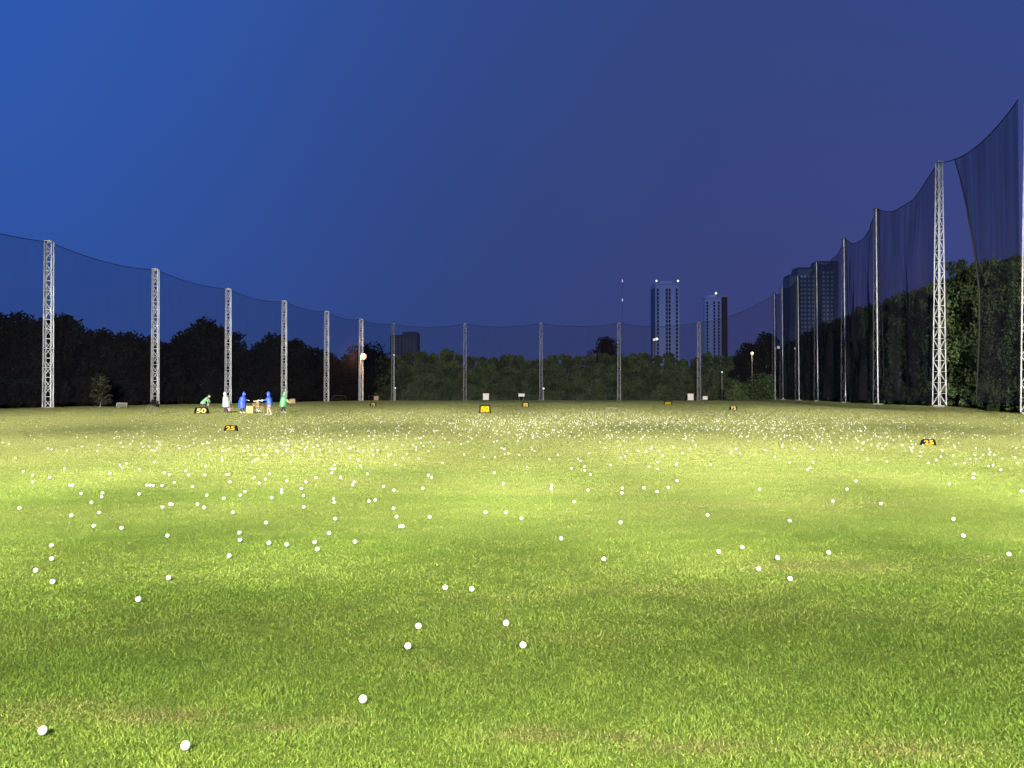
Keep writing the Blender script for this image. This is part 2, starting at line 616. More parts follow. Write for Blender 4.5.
c4 = crop(768, 430, 4, [(88, 595), (38, 511), (963, 497), (242, 490), (781, 423), (86, 363), (741, 356), (450, 295), (259, 285), (316, 237), (352, 205), (725, 216), (823, 176), (820, 192), (1014, 244), (882, 146), (931, 161), (751, 138), (988, 112), (998, 134), (938, 116), (692, 109), (808, 118), (786, 134), (740, 104), (889, 90), (158, 160), (168, 152), (180, 130), (87, 130), (474, 128), (672, 122), (885, 100), (905, 101), (860, 101), (832, 117)])
BR = 0.02135
BZ = 0.029
LAB = {
    0: "white golf ball near the lower left corner, higher of the bottom two",
    1: "white golf ball closest to the camera at the bottom of the turf",
    2: "lone white golf ball in the open turf left of centre, third nearest",
    3: "white golf ball half sunk in grass, lower left of the central four",
    4: "white golf ball at the upper left of the central loose four",
    5: "white golf ball at the upper right of the central loose four",
    6: "white golf ball at the lower right of the central loose four",
    7: "lone white golf ball on the darker turf, first beyond the left corner balls",
    8: "white golf ball lowest of the four near the left edge",
    9: "lone white golf ball on dark turf right of the left edge four",
    10: "white golf ball leftmost of the four near the left edge",
    11: "white golf ball above the leftmost one of the left edge four",
    12: "white golf ball just below the tight pair left of centre",
    13: "white golf ball topmost of the four near the left edge",
    14: "lower ball of the tight vertical pair left of centre",
    15: "upper ball of the tight vertical pair left of centre",
}
balls = []
for i, p in enumerate(near + c1):
    balls.append((p, LAB.get(i)))
LAB2 = {0: "white golf ball on dry turf, right one of the central level pair", 1: "white golf ball on dry turf, left one of the central level pair",
        2: "lower right ball of the close pair just right of two level ones", 3: "upper left ball of the close slanted pair left of centre",
        4: "single white golf ball right of the close slanted pair", 5: "right ball of two level ones beside the tight vertical pair",
        6: "left ball of two level ones beside the tight vertical pair"}
for i, p in enumerate(c2):
    balls.append((p, LAB2.get(i)))
LAB3 = {0: "white golf ball just left of the lowest ball on the right side", 1: "lone white golf ball on green turf right of centre, nearest there",
        2: "left ball of two just above the dry strip right of centre", 3: "right ball of two just above the dry strip right of centre",
        4: "lone white golf ball straight ahead where bright turf darkens", 5: "lone white golf ball on bright turf right of centre"}
for i, p in enumerate(c3):
    balls.append((p, LAB3.get(i)))
LAB4 = {0: "lowest white golf ball of the cluster on the right side", 1: "white golf ball at the left end of the brown dry patch",
        2: "white golf ball close to the right frame edge on dark turf", 3: "white golf ball at the right end of the brown dry patch",
        4: "faint white golf ball above the one near the right edge"}
for i, p in enumerate(c4):
    balls.append((p, LAB4.get(i)))
bpos = []
for (px, py), lab in balls:
    x, y, z = ground_at(px, py, BZ)
    bpos.append((x, y, lab))
# the far litter of balls
far = []
def add_far(n, ylo, yhi, cx, sx):
    while n > 0:
        py = random.uniform(ylo, yhi)
        px = random.gauss(cx, sx)
        if -60 < px < 1090:
            x, y, z = ground_at(px, py, BZ)
            if y < 100 and x < float(netx_right(y)) - 4:
                far.append((x, y))
                n -= 1
add_far(1000, 409.5, 424, 590, 195)
add_far(560, 411, 432, 640, 170)
add_far(400, 420, 440, 620, 230)
add_far(110, 430, 456, 500, 300)
add_far(150, 425, 452, 200, 160)
add_far(110, 424, 452, 880, 90)
add_far(15, 450, 470, 540, 320)
far.sort(key=lambda p: p[1])
n_ind = 298 - len(bpos)
ind_far, stuff_far = far[:n_ind], far[n_ind:]
bm = MB().ball((0, 0, 0), BR, nu=24, nv=16).mesh("golf_ball", M["ball"], True)
GRP = "golf balls lying on the turf"
bmw = bm.copy()
bmw.materials[0] = M["ball_dimmed"]
for x, y, lab in bpos + [(a, b, None) for a, b in ind_far]:
    o = link("golf_ball", bm if y < 17 else bmw, None, (x, y, G(x, y) + BZ))
    o.rotation_euler = (random.random() * 6, random.random() * 6, random.random() * 6)
    tag(o, lab or "white golf ball lying somewhere in the scattered balls of the bright middle turf", "golf ball", GRP)
lo = MB().ball((0, 0, 0), BR, nu=6, nv=4)
lv = np.array(lo.v)
sv, sf = [], []
allv = []
for k, (x, y) in enumerate(stuff_far):
    allv.append(lv + np.array([x, y, G(x, y) + BZ]))
    sf += [tuple(i + k * len(lv) for i in f) for f in lo.f]
me = bpy.data.meshes.new("golf_ball_litter")
me.from_pydata(np.concatenate(allv).tolist(), [], sf)
me.materials.append(M["ball_dimmed"])
tag(link("golf_ball_litter", me), "thick sprinkling of tiny white golf balls over the far turf", "golf balls", None, "stuff")

# ------------------------------------------------------------------ grass blades
def patch_dry(x, y):
    """brown worn patches, centred where the turf is worn through"""
    out = np.zeros_like(x)
    for px, py, sx, sy, a in ((160, 716, .30, .10, .9), (60, 708, .35, .12, .5), (275, 728, .2, .06, .7), (330, 722, .2, .08, .4), (540, 735, .25, .10, .75), (620, 738, .12, .05, 1.0),
                              (700, 748, .35, .10, .6), (900, 750, .5, .12, .55), (820, 566, .8, .25, .8), (660, 592, .9, .2, .35), (480, 600, .6, .2, .4), (30, 722, .15, .06, .6),
                              (690, 520, 2.0, .5, .25), (980, 560, .5, .2, .5), (435, 668, .1, .05, .5), (590, 640, .5, .12, .25)):
        cx, cy, _ = ground_at(px, py)
        out = np.maximum(out, a * np.exp(-((x - cx) / sx) ** 2 - ((y - cy) / sy) ** 2))
    return out


def build_grass():
    tri_v, tri_r, tri_d = [], [], []
    # spacing grows with distance, evenly, so that no ring edge shows
    for y0, y1, n, fine_ in ((2.8, 9.0, 430000, True), (9.0, 200.0, 1350000, False)):
        y = y0 * (y1 / y0) ** RNG.random(n)
        x = (RNG.random(n) * 2 - 1) * (0.70 * y + 1.3)
        wmul = np.maximum(1.0, y / 5.0)
        keep = x < np.interp(y, [p[1] for p in RIGHT], [p[0] for p in RIGHT]) + 4
        keep &= x > np.interp(y, [p[1] for p in LEFT], [p[0] for p in LEFT]) - 6
        x, y, wmul = x[keep], y[keep], wmul[keep]
        n = len(x)
        z = gz(x, y)
        # clumpiness
        cl = 0.5 + 0.25 * (np.sin(x * 7.1 + 2 * np.sin(y * 5.3)) + np.sin(y * 8.7 + 2 * np.sin(x * 4.1 + 1)))
        h = (0.006 + 0.013 * RNG.random(n) + 0.010 * (RNG.random(n) < .06)) * (0.7 + 0.6 * cl)
        h = h * (1 + 0.9 * sstep(15, 70, y))
        wd = (0.0013 + 0.0015 * RNG.random(n)) * wmul * (1 - 0.42 * sstep(6.5, 9.0, y))
        ang = RNG.random(n) * 2 * math.pi
        lean = h * (0.2 + 1.6 * RNG.random(n))
        la = RNG.random(n) * 2 * math.pi
        r = np.clip(0.5 + (RNG.normal(0.0, 0.22, n) + 0.15 * (cl - .5)) * (1 - 0.65 * sstep(5, 14, y)), 0, 1)
        d = patch_dry(x, y)
        d = np.where(RNG.random(n) < 0.8, d, 0) + np.where((d > .5) & (RNG.random(n) < .35), 1.2, 0) + np.where(RNG.random(n) < .03, .8, 0)
        h = h * (1 - 0.45 * np.minimum(1, d))
        ca, sa = np.cos(ang) * wd, np.sin(ang) * wd
        lx, ly = np.cos(la) * lean, np.sin(la) * lean
        P = lambda a, b, c: np.stack([a, b, c], -1)
        if fine_:     # two segment blades near the camera
            b0, b1 = P(x - ca, y - sa, z), P(x + ca, y + sa, z)
            m0 = P(x - ca * .8 + lx * .35, y - sa * .8 + ly * .35, z + h * .6)
            m1 = P(x + ca * .8 + lx * .35, y + sa * .8 + ly * .35, z + h * .6)
            t = P(x + lx, y + ly, z + h)
            for tri in ((b0, b1, m1), (b0, m1, m0), (m0, m1, t)):
                tri_v.append(np.stack(tri, 1).reshape(-1, 3))
                tri_r.append(r)
                tri_d.append(d)
        else:
            b0, b1, t = P(x - ca, y - sa, z), P(x + ca, y + sa, z), P(x + lx, y + ly, z + h)
            tri_v.append(np.stack((b0, b1, t), 1).reshape(-1, 3))
            tri_r.append(r)
            tri_d.append(d)
    me = np_mesh("grass", np.concatenate(tri_v), 3, M["blade"], {"rnd": np.concatenate(tri_r), "dry": np.concatenate(tri_d)})
    tag(link("grass", me), "short bright green turf grass covering the driving range", "grass", None, "stuff")


build_grass()

# ------------------------------------------------------------------ lattice masts
def make_mast(name, H, wb, wt, leg_r, br_r, bay, mat, label, cat, group, lean_in=0.0, front=None):
    """square lattice mast standing on a footing; wb / wt width at base and top"""
    t = thing(name, label, cat, (0, 0, 0), 0, group)
    def corner(sx, sy, z):
        w = (wb + (wt - wb) * z / H) / 2
        return (sx * w + lean_in * z / H, sy * w, z)
    for sx, sy in ((-1, -1), (1, -1), (1, 1), (-1, 1)):
        fr = front is not None and (sx, sy) == (-1, -1)
        MB().bar(corner(sx, sy, 0.15), corner(sx, sy, H), leg_r * (1.25 if fr else 1), leg_r * (1.1 if fr else 1), 6).build("leg", front if fr else mat, t)
    b = MB()
    nb = int(H / bay)
    cs = [(-1, -1), (1, -1), (1, 1), (-1, 1)]
    for k in range(nb):
        z0, z1 = 0.2 + (H - 0.3) * k / nb, 0.2 + (H - 0.3) * (k + 1) / nb
        for q in range(4):
            a, c = cs[q], cs[(q + 1) % 4]
            b.bar(corner(*a, z1), corner(*c, z1), br_r, br_r, 4)
            if (k + q) % 2:
                b.bar(corner(*a, z0), corner(*c, z1), br_r, br_r, 4)
            else:
                b.bar(corner(*c, z0), corner(*a, z1), br_r, br_r, 4)
    b.build("bracing", mat, t)
    MB().box((lean_in, 0, H + 0.04), (wt + .12, wt + .12, .08)).bar((lean_in, 0, H), (lean_in, 0, H + .3), .03).build("top_plate", mat, t)
    MB().loft([(0, 0, -.2, wb * .85, wb * .85), (0, 0, .15, wb * .8, wb * .8)], 4).build("footing", M["concrete"], t)
    return t


ORD = ["first", "second", "third", "fourth", "fifth", "sixth", "seventh", "eighth"]
ml = make_mast("lattice_mast", HL, .86, .74, .07, .035, 1.15, M["white_steel"], "pale lattice mast just outside the left edge holding the net", "mast", "lattice masts along the left net")
ml.location = (*LEFT[0], G(*LEFT[0]))
ml.rotation_euler.z = R(20)
lab_left = ["tallest looking white lattice mast at the far left of the photo", "white lattice mast behind the spindly shrub, second from the left",
            "white lattice mast rising behind the person in white raincoat", "white lattice mast rising behind the person in green raincoat",
            "white lattice mast between the green raincoat person and the orange lamp", "white lattice mast right beside the glowing orange lamp"]
for k, (x, y) in enumerate(LEFT[1:]):
    dup(ml, (x, y, G(x, y)), R(12 - 3 * k), lab_left[k])
mb_ = make_mast("net_pole", HB, .8, .65, .07, .035, 1.3, M["dim_steel"], "slim grey net mast beside the thin pole with white cap, near dark block", "mast", "slim masts along the back net")
mb_.location = (*BACK[0], G(*BACK[0]))
lab_back = ["slim grey net mast left of the square white target board", "slim grey net mast near the middle of the far hedge, small light beside",
            "slim grey net mast left of the tall pale tower, under the radio mast", "slim grey net mast between the two pale towers"]
for k, (x, y) in enumerate(BACK[1:]):
    dup(mb_, (x, y, G(x, y)), 0, lab_back[k])
mr_ = make_mast("tapered_mast", HR, .88, .42, .06, .028, 1.1, M["pale_steel"], "tall white lattice mast cut by the right edge of the photo", "mast", "tapered masts along the right net", lean_in=0.15)
mr_.location = (RIGHT[0][0] + .75, RIGHT[0][1], G(*RIGHT[0]))
mr_.rotation_euler.z = R(8)
lab_right = ["bright white tapered lattice mast, tallest wholly in view, beside the net gap", "white tapered lattice mast next left of the tallest right one",
             "tapered lattice mast third from the right frame edge's tall mast", "tapered lattice mast crossing the right part of the block of flats",
             "tapered lattice mast crossing the left part of the block of flats", "slim tapered mast at the left corner of the block of flats",
             "farthest tapered mast of the right net, leftmost in the photo"]
grey_mast = None
for k, (x, y) in enumerate(RIGHT[1:]):
    if k < 1:
        dup(mr_, (x, y, G(x, y)), R(10), lab_right[k])
    else:
        if grey_mast is None:
            grey_mast = make_mast("tapered_mast", HR, .95, .42, .055, .03, 1.2, M["dark_steel"], lab_right[k], "mast", "tapered masts along the right net", lean_in=-0.2, front=M["white_steel"])  # dimming behind the net put into the lattice colour, near leg left pale
            grey_mast.location = (x, y, G(x, y))
            grey_mast.rotation_euler.z = R(12)
        else:
            dup(grey_mast, (x, y, G(x, y)), R(12 + 4 * k), lab_right[k])

# ------------------------------------------------------------------ netting, one panel per bay
def net_panel(p0, p1, H0, H1, sag, mat, label, group, folds=0.0, seed=0, nu=28, edge=None, zlow=0.5, off=(0, 0)):
    t = thing("safety_net", label, "net", (p0[0], p0[1], G(*p0)), 0, group)
    rs = random.Random(seed)
    ph = [rs.uniform(0, 6.3) for _ in range(6)]
    fr = [rs.uniform(9, 13), rs.uniform(17, 25), rs.uniform(31, 47)]
    d = Vector((p1[0] - p0[0], p1[1] - p0[1], 0))
    nrm = Vector((-d.y, d.x, 0)).normalized()
    nv = 14
    vs, fs = [], []
    top = []
    for i in range(nu + 1):
        for j in range(nv + 1):
            v = j / nv                      # 0 at the top
            u = i / nu
            if edge:                        # free edge: start of the netting shifts with height
                u = edge(v) + (1 - edge(v)) * u
            zt = H0 + (H1 - H0) * u - sag * 4 * u * (1 - u)
            z = zt + (zlow - zt) * v
            a = folds * (0.25 + 0.75 * v ** .7) * math.sin(math.pi * min(1, max(0, u))) ** .4
            w = a * (math.sin(fr[0] * u + ph[0] + v * 3.2 + math.sin(v * 5 + ph[3])) + .6 * math.sin(fr[1] * u + ph[1] - v * 4.5) + .35 * math.sin(fr[2] * u + ph[2] + v * 6 + 2 * math.sin(u * 9 + ph[4])))
            w += 0.25 * math.sin(math.pi * u) * math.sin(math.pi * v)
            p = d * u + nrm * w
            vs.append((p.x + off[0], p.y + off[1], z))
            if j == 0:
                top.append(vs[-1])
    for i in range(nu):
        for j in range(nv):
            a = i * (nv + 1) + j
            fs.append((a, a + 1, a + nv + 2, a + nv + 1))
    m = MB().add(vs, fs)
    m.build("netting", mat, t, True)
    if edge:
        top = []
        for i in range(25):
            u = i / 24
            zt = H0 + (H1 - H0) * u - sag * 4 * u * (1 - u)
            top.append((d.x * u, d.y * u, zt))
        eg = [(vs[j][0], vs[j][1], vs[j][2]) for j in range(nv + 1)]
        MB().tube(eg, [.05 + .06 * math.sin(math.pi * j / nv) for j in range(nv + 1)], 6).build("gathered_edge", M["cable"], t)
    MB().tube(top, .045, 5).build("top_cable", M["cable"], t)
    return t


places_l = ["hanging left of the first mast", "between the first and second left masts", "between the second and third left masts", "between the third and fourth left masts",
            "between the fourth and fifth left masts", "between the fifth left mast and the lamp mast", ]
for k in range(len(LEFT) - 1):
    net_panel(LEFT[k], LEFT[k + 1], HL, HL, .55 + .15 * (k % 2), M["net_left"], "thin dark net panel " + places_l[k], "net panels on the left side", folds=.03, seed=k)
net_panel(LEFT[-1], BACK[0], HL, HB, .5, M["net_left"], "thin dark net panel right of the orange lamp mast, at the corner", "net panels on the left side", folds=.03, seed=20)
places_b = ["above the hedge right of the dark far block", "between the two slim masts left of the middle", "between the middle mast and the radio mast", "crossing the tall pale tower"]
for k in range(len(BACK) - 1):
    net_panel(BACK[k], BACK[k + 1], HB, HB, .9, M["net_back"], "faint back net panel " + places_b[k], "net panels along the back", folds=.02, seed=30 + k)
net_panel(BACK[-1], RIGHT[-1], HB, HR, 1.2, M["net_back"], "faint net panel sloping up from the back corner, right of the towers", "net panels along the back", folds=.02, seed=40)
places_r = ["torn loose with a gathered edge, at the right frame edge", "sagging left of the tallest right mast", "with long folds between the second and third right masts", "between the third and fourth right masts",
            "in front of the block of flats, right part", "in front of the block of flats, left part", "at the far end of the right side"]
for k in range(len(RIGHT) - 1):
    p0, p1 = RIGHT[k], RIGHT[k + 1]
    if k == 0:
        # netting starts at a free gathered edge; run from the second mast towards the frame edge
        def edge(v):
            return 0.25 + 0.27 * min(1, v / 0.55) ** 0.8
        net_panel(p1, p0, HR, HR, 1.3, M["net_right"], "dark net panel " + places_r[k], "net panels on the right side", folds=.12, seed=50, nu=70, edge=edge)
    else:
        net_panel(p0, p1, HR, HR, (2.0, 2.2, 1.8, 1.4, 1.2, .9)[k - 1], M["net_right"], "dark net panel " + places_r[k], "net panels on the right side",
                  folds=(.42, .60, .48, .32, .25, .2)[k - 1], seed=50 + k, nu=90)

# ------------------------------------------------------------------ trees
def leaf_mesh(name, clumps, n, size, mat, shell=0.55, droop=0.0, seed=0):
    g = np.random.default_rng(seed)
    cl = np.array(clumps, float)
    wts = cl[:, 3] ** 2
    idx = g.choice(len(cl), n, p=wts / wts.sum())
    d = g.normal(size=(n, 3))
    d /= np.linalg.norm(d, axis=1, keepdims=True)
    rr = shell + (1 - shell) * g.random(n) + np.abs(g.normal(0, .10, n))
    c = cl[idx, :3] + d * (cl[idx, 3] * rr)[:, None] * np.array([1, 1, 0.85])
    c[:, 2] = np.maximum(c[:, 2], 0.1 + 0.2 * g.random(n))
    s = size * (0.5 + 0.9 * g.random(n))
    a = g.normal(size=(n, 3))
    a[:, 2] -= droop
    a /= np.linalg.norm(a, axis=1, keepdims=True)
    b = np.cross(a, g.normal(size=(n, 3)))
    b /= np.linalg.norm(b, axis=1, keepdims=True)
    a *= s[:, None]
    b *= (s * 0.45)[:, None]
    v = np.stack([c - a, c + b, c + a, c - b], 1).reshape(-1, 3)
    tone = g.random(len(cl))[idx] * 0.65 + g.random(n) * 0.35
    return np_mesh(name, v, 4, mat, {"rnd": tone})


def wood(pts_list, mat, name):
    m = MB()
    for pts, rad in pts_list:
        m.tube(pts, rad, 7)
    return m.mesh(name, mat, True)


def broad_tree(name, H, W, base, n, size, lmat, bmat, seed, label, cat, group=None, loc=(0, 0, 0)):
    """tree with a visible trunk: limbs carry leaf clumps"""
    rs = random.Random(seed)
    t = thing(name, label, cat, loc, 0, group)
    clumps, limbs = [], []
    top = H * 0.8
    trunk = [(0, 0, -.2), (rs.uniform(-.2, .2), rs.uniform(-.2, .2), H * .25), (rs.uniform(-.4, .4), rs.uniform(-.4, .4), H * .5), (rs.uniform(-.5, .5), rs.uniform(-.5, .5), top)]
    limbs.append((trunk, [H * .018, H * .014, H * .010, H * .003]))
    nl = 15
    for k in range(nl):
        f = (k + .5) / nl
        z = base + (H * .9 - base) * f
        prof = math.sin(math.pi * min(1, .18 + f * .8)) ** .7
        r = W / 2 * prof * rs.uniform(.45, .95)
        th = k * 2.4 + rs.uniform(-.5, .5)
        e = (r * math.cos(th), r * math.sin(th), z)
        s = (0, 0, max(base * .6, z - r * .9))
        limbs.append(([s, (e[0] * .5, e[1] * .5, (s[2] + z) / 2 + .2), e], [H * .006, H * .004, .02]))
        clumps.append((*e, rs.uniform(.16, .27) * W))
    clumps.append((trunk[-1][0], trunk[-1][1], H * .93 - W * .1, W * .18))
    for k in range(8):
        clumps.append((rs.uniform(-.2, .2) * W, rs.uniform(-.2, .2) * W, rs.uniform(base, H * .8), W * .22))
    link("trunk", wood(limbs, bmat, "trunk"), t)
    link("crown", leaf_mesh("crown", clumps, n, size, lmat, .45, 0, seed), t)
    return t


def screen_tree(name, H, W, n, size, lmat, bmat, seed, label, cat, group=None, loc=(0, 0, 0)):
    """screen tree, leafy to the ground, uneven columnar crown"""
    rs = random.Random(seed)
    t = thing(name, label, cat, loc, 0, group)
    clumps = []
    k = 0
    z = .6
    while z < H - W * .16:
        f = z / H
        prof = (1 - max(0, f - .55) ** 1.6 * 2.2) * rs.uniform(.75, 1.05)
        for q in range(3):
            th = k * 2.1 + q * 2.1 + rs.uniform(-.6, .6)
            r = W / 2 * .62 * prof
            clumps.append((r * math.cos(th), r * math.sin(th), z + rs.uniform(-.4, .4), W * .24 * prof * rs.uniform(.8, 1.2)))
        z += W * .20
        k += 1
    for q in range(3):
        clumps.append((rs.uniform(-.2, .2) * W, rs.uniform(-.2, .2) * W, H - W * .16 * rs.uniform(.8, 1.6), W * .15))
    for q in range(7):      # thin leaders that break up the top
        clumps.append((rs.uniform(-.25, .25) * W, rs.uniform(-.22, .22) * W, H - W * rs.uniform(.04, .4), W * rs.uniform(.05, .10)))
    trunk = [((0, 0, -.2), (.1, .1, H * .4), (0, .1, H * .92))]
    limbs = [(trunk[0], [H * .014, H * .01, .03])]
    for q in range(7):
        c = rs.choice(clumps)
        limbs.append(([(0, 0, max(.3, c[2] - 1.6)), (c[0], c[1], c[2])], [.08, .02]))
    link("trunk", wood(limbs, bmat, "trunk"), t)
    link("crown", leaf_mesh("crown", clumps, n, size, lmat, .5, .6, seed), t)
    return t


# left row: eucalypt like trees standing behind the net
GL = "dark trees behind the left net"
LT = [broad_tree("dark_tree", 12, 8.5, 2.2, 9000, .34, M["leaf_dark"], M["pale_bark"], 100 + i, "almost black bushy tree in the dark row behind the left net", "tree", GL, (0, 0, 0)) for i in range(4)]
left_spots = [(-75, 305, 92, 0), (-38, 308, 96, 1), (-8, 312, 98, 2), (14, 313, 102, 0), (40, 319, 101, 3), (62, 315, 108, 1), (84, 331, 112, 2), (102, 330, 116, 0), (122, 334, 118, 3), (142, 337, 126, 1), (163, 341, 128, 2),
              (184, 336, 136, 0), (206, 320, 142, 1), (226, 334, 146, 3), (245, 349, 152, 2), (262, 343, 158, 0), (277, 335, 162, 1), (293, 339, 168, 2), (309, 349, 178, 3), (324, 351, 184, 0),
              (-50, 335, 112, 2), (-15, 335, 116, 3), (25, 337, 120, 1), (75, 342, 128, 0), (115, 345, 134, 2), (155, 348, 142, 1), (195, 345, 155, 3), (235, 354, 165, 0), (270, 352, 178, 2), (300, 356, 190, 1), (335, 358, 200, 3)]
LLAB = {14: None}
used = set()
for i, (px, py, Y, v) in enumerate(left_spots):
    x = Xat(px, Y)
    h = Zat(py, Y)
    sc = h / 12
    lab = None
    if (px, py) == (206, 320):
        lab = "tallest peaked dark tree of the left row, above the person in green shirt"
    if v not in used:
        used.add(v)
        o = LT[v]
        o.location = (x, Y, G(x, Y))
        o.rotation_euler.z = i * 1.3
        o.scale = (max(.9, sc), max(.9, sc), sc)
        if lab:
            o["label"] = lab
    else:
        dup(LT[v], (x, Y, G(x, Y)), i * 1.3, lab, (max(.9, sc), max(.9, sc), sc))
# undergrowth at the foot of the left row
GU = "dark shrubs under the left trees"
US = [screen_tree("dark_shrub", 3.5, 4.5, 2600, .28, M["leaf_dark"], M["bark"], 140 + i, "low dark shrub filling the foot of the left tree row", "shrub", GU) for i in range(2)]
k = 0
Y = 84.0
while Y < 200:
    x = float(netx_left(Y)) - 3.0 + (Y - 190) * .02 * (Y > 190)
    if k < 2:
        US[k].location = (x, Y, G(x, Y))
    else:
        dup(US[k % 2], (x - random.uniform(0, 2), Y, G(x, Y)), k * 1.1, None, (1, 1, random.uniform(.7, 1.2)))
    Y += 3.6
    k += 1
# pale sapling in front of the dark row
x = Xat(100, 97)
broad_tree("pale_sapling", 4.2, 2.6, .6, 900, .22, M["leaf_olive"], M["pale_bark"], 151, "small pale leaved sapling against the dark trees, right of the first mast", "tree", None, (x, 97, G(x, 97)))
# round tree behind the lamp
x = Xat(366, 216)
rt = broad_tree("round_tree", 14.6, 19, 1.0, 15000, .42, M["leaf_dark"], M["bark"], 160, "wide round dark tree like a dome behind the orange lamp", "tree", None, (x, 216, 0))

# back row
GB = "screen trees along the far edge"
BT = [screen_tree("screen_tree", 12.5, 5.4, 7600, .34, M["leaf_hedge"], M["bark"], 200 + i, "dim green bushy tree in the dense screen row along the far edge", "tree", GB) for i in range(5)]
tops = [(388, 356), (405, 352), (430, 350), (455, 352), (475, 357), (490, 361), (500, 354), (520, 358), (545, 358), (560, 355), (590, 354), (625, 352), (645, 352), (668, 354), (682, 358), (700, 356), (715, 350), (728, 358), (742, 350), (760, 345), (790, 345)]
k = 0
px = 384.0
while px < 800:
    Y = 213 + random.uniform(-2, 3) - max(0, px - 730) * .25
    py = np.interp(px, [a for a, b in tops], [b for a, b in tops]) + random.uniform(-2.5, 2.5)
    h = Zat(py, Y)
    x = Xat(px, Y)
    w = random.uniform(.85, 1.15)
    if k < 5:
        BT[k].location = (x, Y, 0)
        BT[k].scale = (w, w, h / 12.5)
    else:
        dup(BT[k % 5], (x, Y, 0), k * 1.7, None, (w, w, h / 12.5))
    px += random.uniform(11, 15)
    k += 1
x = Xat(606, 222)
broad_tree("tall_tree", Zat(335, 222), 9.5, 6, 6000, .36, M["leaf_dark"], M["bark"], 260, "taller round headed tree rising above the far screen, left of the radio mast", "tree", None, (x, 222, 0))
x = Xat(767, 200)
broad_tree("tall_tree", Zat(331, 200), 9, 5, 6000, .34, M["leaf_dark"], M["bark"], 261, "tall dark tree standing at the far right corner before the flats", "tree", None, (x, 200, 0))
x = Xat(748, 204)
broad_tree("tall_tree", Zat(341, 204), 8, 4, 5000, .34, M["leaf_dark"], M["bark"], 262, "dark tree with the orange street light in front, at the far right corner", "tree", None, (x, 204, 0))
for px, py, Y, W, lab in ((736, 383, 189, 6.5, "rounded green bush at the far edge, left one of two near the right corner"), (766, 376, 186, 10, "wide loose green bush at the far right corner before the masts")):
    x = Xat(px, Y)
    h = Zat(py, Y)
    broad_tree("green_bush", h, W, .4, 4200, .26, M["leaf_hedge"], M["bark"], int(px), lab, "bush", None, (x, Y, 0))

# right row
GR_ = "dark trees behind the right net"
RT = [screen_tree("leafy_tree", 13.5, 7.5, 16000, .25, M["leaf_right"], M["bark"], 300 + i, "tall dark green tree, leafy to the ground, in the row behind the right net", "tree", GR_) for i in range(4)]
rtops = [(780, 345), (805, 338), (820, 326), (835, 325), (860, 312), (885, 306), (910, 296), (935, 286), (950, 281), (962, 274), (975, 265), (990, 262), (1010, 260), (1060, 255), (1200, 240)]
RN = [screen_tree("broad_tree", 13.5, 7.5, 26000, .18, M["leaf_bright"], M["bark"], 320 + i, "tall green tree, leafy to the ground, near the gap in the right net", "tree", "green trees beside the net gap") for i in range(3)]
used_n = [0]
k = 0
Y = 58.0
while Y < 192:
    for row in range(2):
        x = float(netx_right(Y)) + 5.2 + row * 5.5 + random.uniform(-.6, .6)
        YY = Y + row * 2.5
        px = 512 + F * x / YY
        py = np.interp(px, [a for a, b in rtops], [b for a, b in rtops]) + random.uniform(-3, 3) * 90 / YY
        h = Zat(py, YY)
        w = random.uniform(.85, 1.1)
        if YY < 86 and row == 0 or YY < 75:
            q = used_n[0]
            used_n[0] += 1
            if q < 3:
                RN[q].location = (x, YY, G(x, YY))
                RN[q].scale = (w, w, h / 13.5)
            else:
                dup(RN[q % 3], (x, YY, G(x, YY)), k * 1.9, None, (w, w, h / 13.5))
            continue
        if k < 4:
            RT[k].location = (x, YY, G(x, YY))
            RT[k].scale = (w, w, h / 13.5)
        else:
            dup(RT[k % 4], (x, YY, G(x, YY)), k * 1.9, None, (w, w, h / 13.5))
        k += 1
    Y += 5.2
# low growth in front of the right trees, just behind the netting
GS = "low bushes at the foot of the right trees"
RS = [screen_tree("low_bush", 2.4, 3.2, 2200, .2, M["leaf_right"], M["bark"], 340 + i, "low dark bush at the foot of the right tree row", "bush", GS) for i in range(2)]
k = 0
Y = 62.0
while Y < 150:
    x = float(netx_right(Y)) + 2.2 + random.uniform(-.3, .3)
    if k < 2:
        RS[k].location = (x, Y, G(x, Y))
    else:
        dup(RS[k % 2], (x, Y, G(x, Y)), k * 1.1, None, (1, 1, random.uniform(.6, 1.1)))
    Y += 3.1
    k += 1

# spindly shrub standing free on the grass before the second left mast
x, y, z = ground_at(150, 415)
t = thing("spindly_shrub", "spindly bare stemmed shrub standing before the second left mast", "shrub", (x, y, G(x, y)))
st = MB()
for a, b in (((-.55, 0, 0), (-.1, 0, .75)), ((-.2, .1, 0), (.1, 0, .8)), ((.35, 0, 0), (.25, 0, .8)), ((.6, .1, 0), (.3, 0, .8)), ((.1, 0, .6), (.4, 0, 1.1))):
    st.tube([a, ((a[0] + b[0]) / 2 + .05, a[1], (a[2] + b[2]) / 2), b], [.03, .025, .02], 5)
st.build("stem", M["bark"], t)
link("foliage", leaf_mesh("foliage", [(.35, 0, .95, .3), (.55, 0, .75, .22), (.1, .1, .85, .22)], 500, .07, M["leaf_dark"], .2, 0, 5), t)

# ------------------------------------------------------------------ distant buildings and lamps
def window_part(mesh, parent, loc):
    o = bpy.data.objects.new("window", mesh)
    o.location = loc
    COL.objects.link(o)
    o.parent = parent
    return o


def box_mesh(name, c, s, mat):
    return MB().box(c, s).mesh(name, mat)


